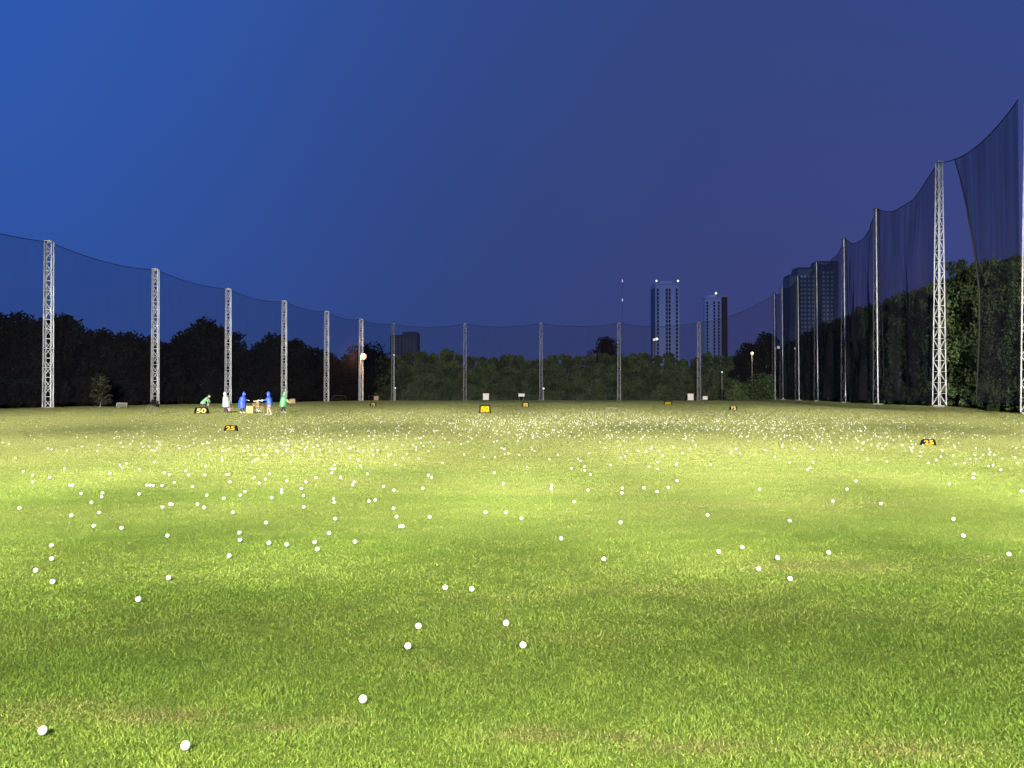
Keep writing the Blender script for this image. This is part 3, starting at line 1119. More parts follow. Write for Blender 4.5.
def roof_lamp(px, py, Y, size, mat, label, cat="lamp"):
    x, _, z = at(px, py, Y)
    t = thing("rooftop_lamp", label, cat, (x, Y, z - size * 1.2))
    MB().bar((0, 0, 0), (0, 0, size), size * .15).box((0, 0, size * .1), (size * .8, size * .8, size * .2)).build("bracket", M["grey_steel"], t)
    MB().ball((0, 0, size * 1.3), size * .55).build("bulb", mat, t, True)


def tower(name, label, x0, x1, ytop, Y, depth, cols, nwin, side, yw0):
    """x0..x1 pixel extent of the front face; window columns at pixel positions cols"""
    X0, X1 = Xat(x0, Y), Xat(x1, Y)
    H = Zat(ytop, Y)
    t = thing(name, label, "tower", ((X0 + X1) / 2, Y, 0))
    w = X1 - X0
    MB().box((0, depth / 2, H / 2), (w, depth, H)).build("wall", M["facade_pale"], t)
    for s in (-1, 1):
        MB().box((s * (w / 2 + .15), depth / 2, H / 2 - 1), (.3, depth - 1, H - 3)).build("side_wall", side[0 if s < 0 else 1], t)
    MB().box((0, depth / 2, H + .6), (w + 1, depth + 1, 1.2)).box((0, depth / 2, H + 2.2), (w * .5, depth * .5, 2)).build("roof", M["facade_pale"], t)
    # thin floor bands so that the storeys read
    fb = MB()
    zt = Zat(yw0, Y)
    st_h = (zt - 12) / nwin
    for k in range(nwin):
        fb.box((0, -.08, 12 + st_h * (k + .02)), (w - .4, .16, .25))
    fb.build("floor_band", M["facade_band"], t)
    wm = box_mesh("window", (0, 0, 0), (1.6, .3, st_h * .74), M["pane_dark"])
    for cpx in cols:
        cx = Xat(cpx, Y) - (X0 + X1) / 2
        for k in range(nwin):
            window_part(wm, t, (cx, -.1, 12 + st_h * (k + .5)))
    return t, H


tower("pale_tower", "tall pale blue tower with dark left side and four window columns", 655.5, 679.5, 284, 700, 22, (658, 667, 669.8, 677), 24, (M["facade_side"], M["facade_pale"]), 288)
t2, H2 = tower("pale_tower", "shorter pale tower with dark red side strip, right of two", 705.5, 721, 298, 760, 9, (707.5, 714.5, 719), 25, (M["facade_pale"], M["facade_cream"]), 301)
rw = thing("red_wing", "dark red wing with pale frame attached right of the shorter tower", "tower", (Xat(724.6, 764), 764, 0))
hz = Zat(297, 764)
MB().box((0, 9, hz / 2), (6.4, 18, hz)).build("wall", M["facade_red"], rw)
MB().box((-3.3, -.2, hz / 2), (.9, 1, hz)).box((3.3, -.2, hz / 2), (.9, 1, hz)).box((0, -.2, hz + .5), (7.5, 1.2, 1.4)).build("frame", M["facade_cream"], rw)
# rooftop and street lights
roof_lamp(656.5, 281, 701, 1.5, M["lamp_white"], "small white light on the left roof corner of the tall pale tower")
roof_lamp(678, 281, 701, 1.6, M["lamp_white"], "small white light on the right roof corner of the tall pale tower")
roof_lamp(716, 293.5, 762, 2.0, M["lamp_yellow"], "bright yellowish light on the roof of the shorter tower")
# radio mast
t = thing("radio_mast", "hair thin radio mast with two small white lights above the far trees", "radio mast", (Xat(622.5, 600), 600, 0))
hm = Zat(278, 600)
mm = MB()
for a in range(3):
    th = a * 2.094
    mm.bar((.6 * math.cos(th), .6 * math.sin(th), 0), (.15 * math.cos(th), .15 * math.sin(th), hm), .06, .04, 4)
for k in range(40):
    z0, z1 = hm * k / 40, hm * (k + 1) / 40
    for a in range(3):
        r0, r1 = .6 - .45 * k / 40, .6 - .45 * (k + 1) / 40
        t0, t1 = a * 2.094, (a + 1) * 2.094
        mm.bar((r0 * math.cos(t0), r0 * math.sin(t0), z0), (r1 * math.cos(t1), r1 * math.sin(t1), z1), .04, .04, 4)
mm.build("lattice", M["mast_red"], t)
for py in (281, 300):
    MB().ball((0, -.5, Zat(py, 600)), .7, (.6, .6, 1.5)).build("beacon", M["lamp_dim"], t, True)

# dark block on the left horizon
t = thing("dark_building", "dark windowless looking block of two parts rising behind the trees", "building", (Xat(403.5, 500), 500, 0))
for c0, c1, yt in ((390, 401.5, 336), (402, 417, 333)):
    h = Zat(yt, 500)
    MB().box(((Xat(c0, 500) + Xat(c1, 500)) / 2 - Xat(403.5, 500), 8, h / 2), (Xat(c1, 500) - Xat(c0, 500), 16, h)).build("wall", M["facade_dull"], t)
rr_ = MB()
for c0, c1, yt in ((390, 401.5, 336), (402, 417, 333)):
    h = Zat(yt, 500)
    rr_.box(((Xat(c0, 500) + Xat(c1, 500)) / 2 - Xat(403.5, 500), 8, h + .4), (Xat(c1, 500) - Xat(c0, 500) - .6, 15, .8))
rr_.build("roof", M["facade_dull"], t)
wl = box_mesh("window", (0, 0, 0), (.9, .2, 1.1), M["pane_dull"])
for i in range(7):
    for j in range(8):
        window_part(wl, t, (Xat(392.5 + i * 3.6, 500) - Xat(403.5, 500), -.05, 27 + j * 1.6 - 2))

# block of flats behind the right net
Yb = 330
cx = Xat(811, Yb)
t = thing("block_of_flats", "broad grey block of flats seen through the right net", "building", (cx, Yb, 0))
segs = [(790, 798, 276), (798, 817, 269), (817, 838, 263)]
for i, (c0, c1, yt) in enumerate(segs):
    h = Zat(yt, Yb)
    MB().box(((Xat(c0, Yb) + Xat(c1, Yb)) / 2 - cx, 4 - i * .6, h / 2), (Xat(c1, Yb) - Xat(c0, Yb) - .05, 8, h)).build("wall", M["facade_grey"], t)
    MB().box(((Xat(c0, Yb) + Xat(c1, Yb)) / 2 - cx, 4 - i * .6, h + .35), (Xat(c1, Yb) - Xat(c0, Yb) - .4, 7, .7)).build("roof", M["facade_dull"], t)
wp = box_mesh("window", (0, 0, 0), (.85, .2, 1.0), M["pane_pale"])
n_w = 0
for i, cpx in enumerate((801.5, 805, 809, 813, 823, 827, 831)):
    off_y = -.05 - (.6 if cpx < 817 else 1.2)
    for j in range(14):
        z = Zat(277 if cpx < 817 else 273, Yb) - j * 1.75
        window_part(wp, t, (Xat(cpx, Yb) - cx, off_y, z))
        n_w += 1


def lamp_post(px, py, Y, r, head_mat, label, pole_mat=None, px0=None, glow=None, arm=0.0, name="lamp_post"):
    x, _, z = at(px, py, Y)
    xb = x - arm
    t = thing(name, label, "lamp post", (xb, Y, 0))
    m = MB().bar((0, 0, -.2), (0, 0, z), .09, .06, 8)
    if arm:
        m.bar((0, 0, z - .3), (arm, 0, z), .05)
    m.build("pole", pole_mat or M["grey_steel"], t)
    MB().box((arm, 0, z + r * .9), (r * 1.6, r * 1.6, r * .25)).build("lamp_hood", M["grey_steel"], t)
    MB().ball((arm, -r * .2, z), r, (1, .8, .85)).build("bulb", head_mat, t, True)
    if glow and glow[0] > 2000:
        MB().ball((arm, .25, z), r * 1.3, (1, .5, 1)).build("lamp_halo", M["halo_glow"], t, True)  # added glowing ball imitates the halo around the bulb
    if glow:
        ld = bpy.data.lights.new("lamp_glow", "POINT")
        ld.energy = glow[0]
        ld.color = glow[1]
        ld.shadow_soft_size = .3
        lo_ = bpy.data.objects.new("lamp_glow", ld)
        lo_.location = (arm, -1.2, z)
        COL.objects.link(lo_)
        lo_.parent = t
    return t


lamp_post(363.3, 356.5, 187, .58, M["lamp_orange"], "glowing orange lamp on a pole in front of the round tree", arm=.6, glow=(2200, (1, .5, .25)))
lamp_post(394, 355, 196, .18, M["lamp_dim"], "thin pole with small white cap lamp near the dark block")
lamp_post(395.3, 388, 192, .18, M["lamp_dim"], "short post with small white light below the dark block")
lamp_post(543.5, 388.5, 199, .2, M["lamp_white"], "short post with small white light beside the middle net mast")
lamp_post(752, 353.5, 196, .34, M["lamp_orange"], "orange street light shining in the dark corner trees", glow=(700, (1, .6, .35)))
lamp_post(722, 372, 206, .2, M["lamp_white"], "tiny white light low in the far screen below the shorter tower")
lamp_post(778.5, 347.5, 181, .38, M["lamp_dim"], "pale street light between the farthest masts of the right net", arm=.8)
lamp_post(795, 348.5, 174, .22, M["lamp_dim"], "faint small lamp just right of the seventh right mast")
lamp_post(656.8, 339, 260, .5, M["lamp_white"], "bright white twin street light low before the tall pale tower", arm=1.2)
lamp_post(654, 339.7, 262, .42, M["lamp_yellow"], "weaker yellow street light touching the bright white one")

# low wire fence at the foot of the far screen
t = thing("wire_fence", "low thin wire fence running along the foot of the far screen", "fence", (0, 209, 0))
rails = MB()
for z in (.45, .9, 1.3):
    rails.tube([(x, 0, z + .02 * math.sin(x)) for x in np.linspace(-38, 58, 49)], .02, 4)
rails.build("wire", M["dark_steel"], t)
pm_ = box_mesh("post", (0, 0, .65), (.06, .06, 1.4), M["dark_steel"])
for x in np.linspace(-38, 58, 33):
    p = link("post", pm_, t, (x, .08, 0))

# ------------------------------------------------------------------ range furniture
def text_mesh(txt, size, mat, name="number"):
    c = bpy.data.curves.new("txt", "FONT")
    c.body = txt
    c.size = size
    c.align_x = "CENTER"
    c.align_y = "CENTER"
    c.extrude = .012
    c.offset = size * .03
    o = bpy.data.objects.new("txt", c)
    COL.objects.link(o)
    dg = bpy.context.evaluated_depsgraph_get()
    me = bpy.data.meshes.new_from_object(o.evaluated_get(dg))
    bpy.data.objects.remove(o)
    me.name = name
    me.materials.clear()
    me.materials.append(mat)
    return me


def yard_sign(px, pyb, w, h, txt, label, panel="black_board", digit="digit_yellow", fr="black_board", lean=R(14), rz=0.0, ww=.06, group="yardage signs on the turf"):
    """folding A-shaped distance board: front and back panel, frame with side legs, digits"""
    x, y, z = ground_at(px, pyb)
    t = thing("distance_sign", label, "sign", (x, y, G(x, y)), rz, group)
    f = MB()
    sl = math.tan(lean) * h
    for s in (-1, 1):
        a = s * w / 2
        f.bar((a * 1.12, -.02, 0), (a * .98, sl, h), ww / 2, ww / 2, 6)
        f.bar((a * 1.12, 2 * sl + .02, 0), (a * .98, sl + .03, h), ww / 2, ww / 2, 6)
    f.bar((-w / 2, sl, h), (w / 2, sl, h), ww / 2, ww / 2, 6)
    f.build("frame", M[fr], t)
    MB().box((0, sl / 2 + .015, h * .52), (w * .93, .025, h * .82), 0, -lean).build("panel", M[panel], t)
    MB().box((0, 1.5 * sl + .02, h * .52), (w * .93, .02, h * .82), 0, lean).build("rear_panel", M["black_board"], t)
    me = text_mesh(txt, h * 1.02, M[digit])
    d = link("number", me, t, (0, sl / 2 - .02, h * .5))
    d.rotation_euler = (R(90) - lean, 0, 0)
    d.scale = (w * .78 / max(.01, d.dimensions.x) if d.dimensions.x else 1, 1, 1)
    return t


yard_sign(201, 414.3, 1.0, .48, "50", "black folding sign with pale yellow number at the feet of the stooping person", digit="digit_pale", ww=.08)
yard_sign(230.5, 431, .50, .23, "25", "small low black sign with yellow number on turf, before the people", ww=.06)
yard_sign(929, 446, .38, .17, "25", "small low black sign with orange yellow number alone on the right turf", ww=.05)
yard_sign(485, 412.8, .86, .66, "50", "yellow board in dark frame below the square white target board", panel="board_gold", digit="digit_gold", ww=.1, lean=R(8))
yard_sign(525.5, 407.3, .72, .55, "75", "cream and yellow board with one dark side in mid field", panel="board_gold", digit="digit_pale", ww=.12, lean=R(8))
yard_sign(373, 406.3, .72, .5, "75", "small black sign with pale orange number below the orange lamp", digit="digit_pale", ww=.08)
yard_sign(668, 404.8, 1.05, .5, "100", "yellow board with black side posts, below the tall pale tower", panel="yellow_board", digit="digit_yellow", ww=.16, lean=R(8))
yard_sign(733.5, 410.3, .68, .42, "75", "black sign reading 75 in pale digits, right of centre", digit="digit_pale", ww=.04)


def target_board(px, pyb, Y, w, h, z0, mat, label, name="target_board"):
    x = Xat(px, Y)
    t = thing(name, label, "board", (x, Y, G(x, Y)))
    MB().box((0, 0, z0 + h / 2), (w, .12, h)).build("panel", M[mat], t)
    e = MB()
    e.box((0, -.02, z0 + h + .04), (w + .12, .18, .08))
    for s in (-1, 1):
        e.box((s * (w / 2 + .03), -.02, z0 + h / 2), (.06, .18, h))
    e.build("frame", M["brown_wood"], t)
    for s in (-1, 1):
        MB().box((s * w * .36, .12, (z0 + h) / 2), (.09, .09, z0 + h)).build("post", M["brown_wood"], t)
    return t


target_board(486, 399, 199, 1.45, 1.6, .15, "pale_board", "square white target board at the far hedge, left of the middle")
target_board(521.5, 396, 199, 1.5, .7, 1.0, "pale_board", "low wide cream board on posts at the middle of the far hedge")
target_board(690.5, 399, 199, 1.45, 1.6, .15, "pale_board", "square white target board at the far hedge between the towers")
target_board(705, 399, 199, 1.2, .85, .25, "pale_board", "small cream board just right of the square one between the towers")
target_board(376.3, 401, 182, .95, .85, .25, "brown_wood", "small brown board right of the lamp mast, behind the black sign")
target_board(292.5, 404.5, 132, .85, .65, .1, "crate_yellow", "small tan board right of the person in green raincoat")
target_board(122, 408, 92, 1.1, .45, .1, "grey_box", "low dim grey board at the foot of the left trees")


def arch_frame(px0, px1, pyb, h, label, y=None):
    if y is None:
        x0, y, _ = ground_at(px0, pyb)
    x0, x1 = Xat(px0, y), Xat(px1, y)
    w = x1 - x0
    t = thing("hoop_goal", label, "frame", ((x0 + x1) / 2, y, G(x0, y)))
    pts = [(-w / 2, 0, 0), (-w / 2 * .9, 0, h * .6), (-w / 2 * .75, 0, h * .93), (-w / 4, 0, h), (0, 0, h * .98), (w / 4, 0, h), (w / 2 * .75, 0, h * .93), (w / 2 * .9, 0, h * .6), (w / 2, 0, 0)]
    MB().tube(pts, .035, 6).build("hoop", M["dark_tube"], t)
    MB().bar((-w / 2 * .93, 0, h * .45), (w / 2 * .93, 0, h * .45), .02).bar((-w / 2, 0, .02), (-w / 2, .5, .02), .03).bar((w / 2, 0, .02), (w / 2, .5, .02), .03).build("crossbar", M["dark_tube"], t)


arch_frame(604, 619.5, 415.5, .62, "low dark hoop frame with a crossbar standing in the ball litter")
arch_frame(331, 347, 402, 1.3, "wide dark bowed frame at the tree foot, left of the lamp mast", y=168)

# ------------------------------------------------------------------ people
def ico_head(mb, c, r, fx):
    """head with brow, nose, chin: fx = +1 / -1 facing along x"""
    nu, nv = 16, 12
    base = len(mb.v)
    tmp = MB().ball((0, 0, 0), 1, (1, 1, 1), nu, nv)
    out = []
    for x, y, z in tmp.v:
        px, py, pz = x * r * .95, y * r * .78, z * r * 1.18
        if x > 0.2:
            nose = math.exp(-((y) / .16) ** 2 - ((z + .08) / .2) ** 2) * r * .26
            sock = math.exp(-((abs(y) - .38) / .16) ** 2 - ((z - .1) / .12) ** 2) * r * .09
            chin = math.exp(-((y) / .3) ** 2 - ((z + .85) / .2) ** 2) * r * .12
            px += nose - sock + chin
        if z < -.3:
            py *= 1 - .25 * (-z - .3)
        out.append((c[0] + fx * px, c[1] + py, c[2] + pz))
    mb.add(out, tmp.f)
    for s in (-1, 1):
        mb.ball((c[0] - fx * .01, c[1] + s * r * .8, c[2]), r * .22, (.7, .4, 1), 8, 6)


def person(px, pyb, face, label, J, coat, hood, coat_rings, sleeves, legwear, boots, extra=None, hair=False):
    """J: joints in metres with +x the way the person faces; one skinned body mesh, clothing as parts"""
    x, y, _ = ground_at(px, pyb)
    t = thing("person", label, "person", (x, y, G(x, y)))
    fx = face
    P = lambda p: (p[0] * fx, p[1], p[2])
    verts, edges, rad = [], [], []
    def v(p, r):
        verts.append(P(p))
        rad.append(r)
        return len(verts) - 1
    pel = v(J["pelvis"], .13)
    ab = v(J["belly"], .125)
    ch = v(J["chest"], .14)
    nk = v(J["neck"], .055)
    hd = v(J["head"], .06)
    edges += [(pel, ab), (ab, ch), (ch, nk), (nk, hd)]
    for s, S in ((-1, "L"), (1, "R")):
        hip = v(J["hip" + S], .095)
        kn = v(J["knee" + S], .06)
        cf = v([J["knee" + S][i] * .65 + J["ankle" + S][i] * .35 for i in range(3)], .058)
        an = v(J["ankle" + S], .038)
        toe = v((J["ankle" + S][0] + .16, J["ankle" + S][1] + s * .02, .035), .035)
        edges += [(pel, hip), (hip, kn), (kn, cf), (cf, an), (an, toe)]
        sh = v(J["sh" + S], .06)
        el = v(J["el" + S], .042)
        wr = v(J["wr" + S], .028)
        a, b = Vector(J["el" + S]), Vector(J["wr" + S])
        dr = (b - a).normalized()
        pm0 = v(b + dr * .06, .032)
        edges += [(ch, sh), (sh, el), (el, wr), (wr, pm0)]
        side = dr.cross(Vector((1, 0, 0)) if abs(dr.x) < .7 else Vector((0, 1, 0))).normalized()
        curl = dr.cross(side).normalized()
        for q, ln in zip((-1.5, -.5, .5, 1.5), (.060, .075, .070, .055)):
            f0 = b + dr * .085 + side * q * .018
            i0 = v(f0, .009)
            i1 = v(f0 + dr * ln * .5 + curl * .01, .008)
            i2 = v(f0 + dr * ln * .85 + curl * .03, .007)
            edges += [(pm0, i0), (i0, i1), (i1, i2)]
        t0 = v(b + dr * .03 + side * .035, .010)
        t1 = v(b + dr * .07 + side * .055 + curl * .02, .008)
        edges += [(wr, t0), (t0, t1)]
    me = bpy.data.meshes.new("body_cage")
    me.from_pydata([tuple(p) for p in verts], edges, [])
    o = bpy.data.objects.new("body_cage", me)
    COL.objects.link(o)
    sk = o.modifiers.new("s", "SKIN")
    sk.use_smooth_shade = True
    for i, r in enumerate(rad):
        me.skin_vertices[0].data[i].radius = (r, r)
    me.skin_vertices[0].data[pel].use_root = True
    ss = o.modifiers.new("u", "SUBSURF")
    ss.levels = 1
    ss.render_levels = 1
    dg = bpy.context.evaluated_depsgraph_get()
    dg.update()
    bm_ = bpy.data.meshes.new_from_object(o.evaluated_get(dg))
    body = MB()
    body.add([tuple(q.co) for q in bm_.vertices], [tuple(p.vertices) for p in bm_.polygons])
    bpy.data.objects.remove(o)
    hc = P(J["skull"])
    ico_head(body, hc, .105, fx)
    body.build("body", M["skin"], t, True)
    # coat
    rings = [(c[0] * fx, c[1], c[2], c[3], c[4]) for c in coat_rings]
    c = MB().loft(rings, 26, False, False, .05, px)
    c.build("raincoat" if hood else "shirt", M[coat], t, True)
    sl = MB()
    for S in ("L", "R"):
        a, b, w = J["sh" + S], J["el" + S], J["wr" + S]
        e = [b[i] + (w[i] - b[i]) * sleeves for i in range(3)]
        sl.tube([P(a), P([(a[i] + b[i]) / 2 for i in range(3)]), P(b), P(e)], [.085, .08, .072, .07], 10)
    sl.build("sleeve", M[coat], t, True)
    if hood:
        h = MB()
        # open fronted hood: part of a sphere shell
        nu, nv = 16, 10
        vs, fs = [], []
        for j in range(nv + 1):
            ph_ = math.pi * j / nv * .92
            for i in range(nu + 1):
                th = -math.pi * .68 + 2 * math.pi * .68 * i / nu
                rr = .15 * (1 + .12 * (j > 7))
                vs.append((hc[0] + fx * (-math.cos(th) * math.sin(ph_) * rr * 1.05), hc[1] + math.sin(th) * math.sin(ph_) * rr * .95, hc[2] + .02 + math.cos(ph_) * rr * 1.25))
        for j in range(nv):
            for i in range(nu):
                a = j * (nu + 1) + i
                fs.append((a, a + 1, a + nu + 2, a + nu + 1))
        h.add(vs, fs)
        ho = h.build("hood", M[coat], t, True)
        so = ho.modifiers.new("thick", "SOLIDIFY")
        so.thickness = .008
    else:
        MB().ball((hc[0] - fx * .018, hc[1], hc[2] + .035), .112, (1, .85, 1.0), 14, 8).build("hair", M["hair"], t, True)
    # legwear and boots
    lg = MB()
    for S in ("L", "R"):
        a, b, w = J["hip" + S], J["knee" + S], J["ankle" + S]
        f = legwear[1]
        if f <= 1:
            e = [a[i] + (b[i] - a[i]) * f for i in range(3)]
            lg.tube([P(a), P(e)], [.125, .115], 12)
        else:
            e = [b[i] + (w[i] - b[i]) * (f - 1) for i in range(3)]
            lg.tube([P(a), P(b), P(e)], [.12, .085, .07], 12)
    lg.loft([(J["pelvis"][0] * fx, J["pelvis"][1], J["pelvis"][2] - .12, .15, .19), (J["pelvis"][0] * fx, J["pelvis"][1], J["pelvis"][2] + .1, .15, .18)], 16, True, True)
    lg.build("shorts" if legwear[1] <= 1 else "trousers", M[legwear[0]], t, True)
    for S in ("L", "R"):
        w = J["ankle" + S]
        MB().tube([P((w[0], w[1], boots[1])), P((w[0], w[1], .09)), P((w[0] + .03, w[1], .05)), P((w[0] + .17, w[1], .045))], [.06, .055, .056, .045], 10).build("boot", M[boots[0]], t, True)
    return t


def stand(stride=.12, lean=0.0, H=1.0):
    J = {}
    def q(x, y, z):
        # lean bends the trunk forward above the hips
        if z > .9:
            dz = z - .9
            return (x + math.sin(lean) * dz, y, .9 + math.cos(lean) * dz)
        return (x, y, z)
    J["pelvis"] = q(0, 0, .93)
    J["belly"] = q(0, 0, 1.1)
    J["chest"] = q(0, 0, 1.28)
    J["neck"] = q(.02, 0, 1.46)
    J["head"] = q(.04, 0, 1.54)
    J["skull"] = q(.06, 0, 1.60)
    for s, S in ((-1, "L"), (1, "R")):
        J["hip" + S] = q(0, s * .1, .88)
        J["knee" + S] = (s * stride * .55 + .05, s * .1, .48)
        J["ankle" + S] = (s * stride, s * .1, .08)
        J["sh" + S] = q(0, s * .19, 1.38)
        J["el" + S] = q(.02, s * .25, 1.11)
        J["wr" + S] = q(.12, s * .24, .90)
    return J


def coat_rings(J, hem, rb, ry, flare=1.0):
    n, c, b, p = J["neck"], J["chest"], J["belly"], J["pelvis"]
    return [(p[0] - .02, 0, hem, rb, ry), (p[0] - .01, 0, (hem + p[2]) / 2, rb * .93, ry * .97), (p[0], 0, p[2], rb * .86, ry * .93), (b[0], 0, b[2], rb * .8, ry * .9),
            (c[0], 0, c[2], rb * .74, ry * .95), (c[0] * .4 + n[0] * .6, 0, n[2] - .06, rb * .5, ry * .72), (n[0], 0, n[2] + .01, .085, .09)]


# 1 stooping over the sign, green shirt
J = stand(.14, R(42))
J["elL"], J["wrL"] = (.50, -.24, .98), (.50, -.20, .72)
J["elR"], J["wrR"] = (.46, .24, .98), (.42, .20, .72)
J["skull"] = (J["neck"][0] + .12, 0, J["neck"][2] + .13)
J["head"] = (J["neck"][0] + .07, 0, J["neck"][2] + .07)
person(203, 413.3, 1, "person in green top and dark trousers stooping beside a black sign", J, "green_shirt", False, coat_rings(J, .78, .24, .27), .6, ("dark_cloth", 1.9), ("boot_dark", .2))
# 2 white raincoat, walking left
J = stand(.10, R(4))
person(226, 413.2, -1, "person in long white hooded raincoat standing before a lattice mast", J, "white_raincoat", True, coat_rings(J, .50, .33, .36), .95, ("dark_cloth", 1.9), ("boot_dark", .3))
# 3 blue raincoat facing right to the cart
J = stand(.10, R(9))
J["elR"], J["wrR"] = (.22, .24, 1.12), (.45, .2, 1.08)
person(242, 413.6, 1, "person in long blue hooded raincoat left of the tan crate", J, "blue_raincoat", True, coat_rings(J, .42, .34, .35), .95, ("dark_cloth", 1.8), ("boot_pale", .16))
# 4 blue raincoat facing left, pink shorts, bare legs
J = stand(.17, R(3))
J["elL"], J["wrL"] = (.20, -.26, 1.14), (.42, -.24, 1.16)
person(269.3, 415.3, -1, "person in blue hooded raincoat and pink shorts facing the cart", J, "blue_raincoat", True, coat_rings(J, .80, .27, .30), .8, ("pink_cloth", .8), ("boot_pale", .12))
# 5 green raincoat facing right, arm out
J = stand(.12, R(5))
J["elR"], J["wrR"] = (.22, .26, 1.18), (.46, .26, .98)
J["elL"], J["wrL"] = (.24, -.26, 1.18), (.48, -.24, .96)
person(283, 413.4, 1, "person in light green hooded raincoat with arms held out, rightmost of five", J, "green_raincoat", True, coat_rings(J, .55, .31, .33), .7, ("dark_cloth", 1.8), ("boot_pale", .22))

# pink bag hanging by the white raincoat person
x, y, _ = ground_at(229.6, 413)
t = thing("pink_bag", "pink bag hanging beside the person in white raincoat", "bag", (x, y - .35, G(x, y) + .12))
MB().loft([(0, 0, 0, .16, .1), (0, 0, .08, .24, .14), (.0, 0, .32, .23, .13), (.02, 0, .58, .15, .08), (.02, 0, .66, .06, .04)], 16, True, True, .05).build("sack", M["pink_cloth"], t, True)
MB().tube([(-.04, 0, .64), (-.03, 0, .76), (.05, 0, .78), (.08, 0, .64)], .012, 6).build("handle", M["pink_cloth"], t)

# tan crate
x, y, _ = ground_at(250.7, 413.6)
t = thing("ball_crate", "tan slatted crate on the turf beside the cart", "crate", (x, y, G(x, y)))
c = MB()
for z in (.06, .18, .30, .42, .54):
    for s in (-1, 1):
        c.box((0, s * .26, z), (.56, .02, .1))
        c.box((s * .27, 0, z), (.02, .5, .1))
c.box((0, 0, .02), (.54, .5, .02))
c.build("slats", M["crate_yellow"], t)
c = MB()
for a in (-1, 1):
    for b in (-1, 1):
        c.box((a * .255, b * .235, .31), (.04, .04, .62))
c.build("corner_post", M["brown_wood"], t)
MB().ball((0, 0, .5), .25, (1, .9, .35), 12, 6).build("ball_heap", M["ball"], t, True)
# hand cart with two wheels, basket and long pale handles
x, y, _ = ground_at(258.5, 413.4)
t = thing("hand_cart", "rusty two wheeled ball cart with pale handles between the blue raincoats", "cart", (x, y, G(x, y)))
for s in (-1, 1):
    w = MB()
    pts = [(.0 + .22 * math.cos(a), s * .28, .24 + .22 * math.sin(a)) for a in np.linspace(0, 2 * math.pi, 21)]
    w.tube(pts, .025, 6)
    wh = w.build("wheel", M["rubber"], t)
    h = MB()
    for a in range(6):
        h.bar((0, s * .28, .24), (.2 * math.cos(a * 1.047), s * .28, .24 + .2 * math.sin(a * 1.047)), .01, .01, 4)
    h.ball((0, s * .28, .24), .04)
    h.build("spokes", M["pale_tube"], wh)
f = MB()
f.bar((0, -.3, .24), (0, .3, .24), .02)
for s in (-1, 1):
    f.bar((0, s * .2, .24), (-.1, s * .2, .95), .022)
    f.bar((-.45, s * .2, .45), (.35, s * .2, .52), .022)
    f.bar((.35, s * .2, .02), (.30, s * .2, .6), .022)
f.bar((-.1, -.2, .95), (-.1, .2, .95), .02)
f.build("frame", M["rust_steel"], t)
b = MB()
for k in range(7):
    z = .5 + k * .06
    for s in (-1, 1):
        b.bar((-.42, s * .18, z), (.12, s * .18, z), .01, .01, 4)
    b.bar((-.42, -.18, z), (-.42, .18, z), .01, .01, 4)
    b.bar((.12, -.18, z), (.12, .18, z), .01, .01, 4)
b.box((-.15, 0, .5), (.54, .36, .02))
b.build("basket", M["rust_steel"], t)
h = MB()
h.tube([(-.1, -.1, .9), (.05, -.1, 1.08), (.30, -.1, 1.02), (.62, -.1, 1.16)], .03, 6)
h.tube([(-.1, .1, .9), (.0, .1, 1.12), (-.25, .1, 1.02), (-.5, .1, 1.0)], .022, 6)
h.build("handle", M["pale_tube"], t)

# ------------------------------------------------------------------ world: deep blue dusk
w = bpy.data.worlds.new("World")
scene.world = w
w.use_nodes = True
nt = w.node_tree
bg = nt.nodes["Background"]
tc = nt.nodes.new("ShaderNodeTexCoord")
sep = nt.nodes.new("ShaderNodeSeparateXYZ")
L(nt, tc.outputs["Generated"], sep.inputs[0])


def ramp(val, stops):
    r = nt.nodes.new("ShaderNodeValToRGB")
    r.color_ramp.interpolation = "B_SPLINE"
    e = r.color_ramp.elements
    e[0].position, e[0].color = stops[0][0], (*stops[0][1], 1)
    e[1].position, e[1].color = stops[-1][0], (*stops[-1][1], 1)
    for p, c in stops[1:-1]:
        q = e.new(p)
        q.color = (*c, 1)
    L(nt, val, r.inputs["Fac"])
    return r.outputs["Color"]


def mr(val, a, b):
    n = nt.nodes.new("ShaderNodeMapRange")
    n.inputs["From Min"].default_value = a
    n.inputs["From Max"].default_value = b
    L(nt, val, n.inputs["Value"])
    return n.outputs["Result"]


sx = mr(sep.outputs["X"], -.62, .62)     # left to right of the view
sz = mr(sep.outputs["Z"], 0.0, .45)
high = ramp(sx, [(0, (.028, .118, .52)), (.25, (.03, .088, .36)), (.5, (.031, .066, .245)), (.75, (.036, .060, .215)), (1, (.030, .072, .28))])
low = ramp(sx, [(0, (.030, .082, .33)), (.25, (.028, .062, .235)), (.5, (.033, .054, .175)), (.75, (.047, .052, .175)), (1, (.055, .058, .20))])
sky_c = mixc(nt, sz, low, high)
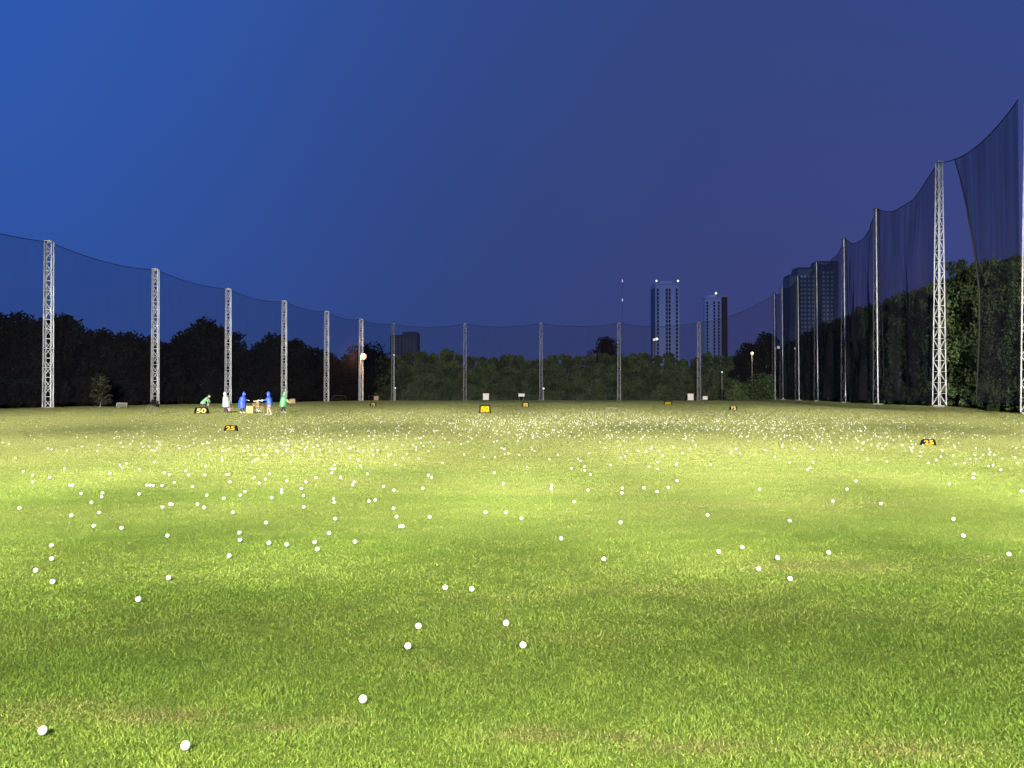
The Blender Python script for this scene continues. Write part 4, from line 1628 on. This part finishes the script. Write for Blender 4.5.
# the western half of the sky, behind the camera, is brighter
west = mr(sep.outputs["Y"], -.1, -.8)
sky_c = mixc(nt, west, sky_c, (.16, .24, .56))
gn = nt.nodes.new("ShaderNodeTexNoise")
gn.inputs["Scale"].default_value = 3.0
gn.inputs["Detail"].default_value = 3
L(nt, tc.outputs["Generated"], gn.inputs["Vector"])
gv = nt.nodes.new("ShaderNodeMapRange")
gv.inputs["To Min"].default_value = .94
gv.inputs["To Max"].default_value = 1.06
L(nt, gn.outputs["Fac"], gv.inputs["Value"])
L(nt, sky_c, bg.inputs["Color"])
L(nt, gv.outputs["Result"], bg.inputs["Strength"])


# ------------------------------------------------------------------ floodlights of the range
def flood(loc, aim, energy, half, blend, col=(1.0, .96, .84), r=.35):
    ld = bpy.data.lights.new("floodlight", "SPOT")
    ld.energy = energy
    ld.color = col
    ld.spot_size = R(half * 2)
    ld.spot_blend = blend
    ld.shadow_soft_size = r
    o = bpy.data.objects.new("floodlight", ld)
    o.location = loc
    d = Vector(aim) - Vector(loc)
    o.rotation_euler = d.to_track_quat("-Z", "Y").to_euler()
    COL.objects.link(o)
    return o


# on the roof edge of the tee building, behind and above the camera
for ax in (-60, 60):
    flood((ax * .25, -10, 13), (ax, 95, 3), 2.3e5, 19, 1.0)
for ax in (-52, -26, 0, 26, 52):
    flood((ax * .25, -10, 13), (ax, 140, 0), 7.8e5, 13, 1.0)
for k in range(-6, 7):
    flood((k * 4.2, -10, 13), (k * 4.2, 14.8, 0), 8.2e4 + 1.35e4 * abs(k), 13.5, .6)
for ax, e in ((-42, 1.8e5), (-31, 1.2e5), (-20, 0.9e5), (-10, 1.2e5), (0, 1.5e5), (10, 1.2e5), (20, 0.9e5), (31, 0.7e5), (42, 1.0e5)):
    flood((ax, -10, 13), (ax, 27, 0), e, 17, 1.0)
for ax in (-22, -7, 7, 22):
    flood((ax, -10, 13), (ax, 38, 0), 1.7e5, 14, 1.0)
# unseen low lamps added to brighten the turf nearest the camera
for ax in (-9, -3, 3, 9):
    flood((ax, -2.5, 4.2), (ax, .9, 0), 19500, 41, 1.0)
scene.view_settings.view_transform = "Standard"
scene.view_settings.look = "None"
scene.view_settings.exposure = 0.0
scene.view_settings.gamma = 1.0
scene.cycles.max_bounces = 6
scene.cycles.transparent_max_bounces = 24
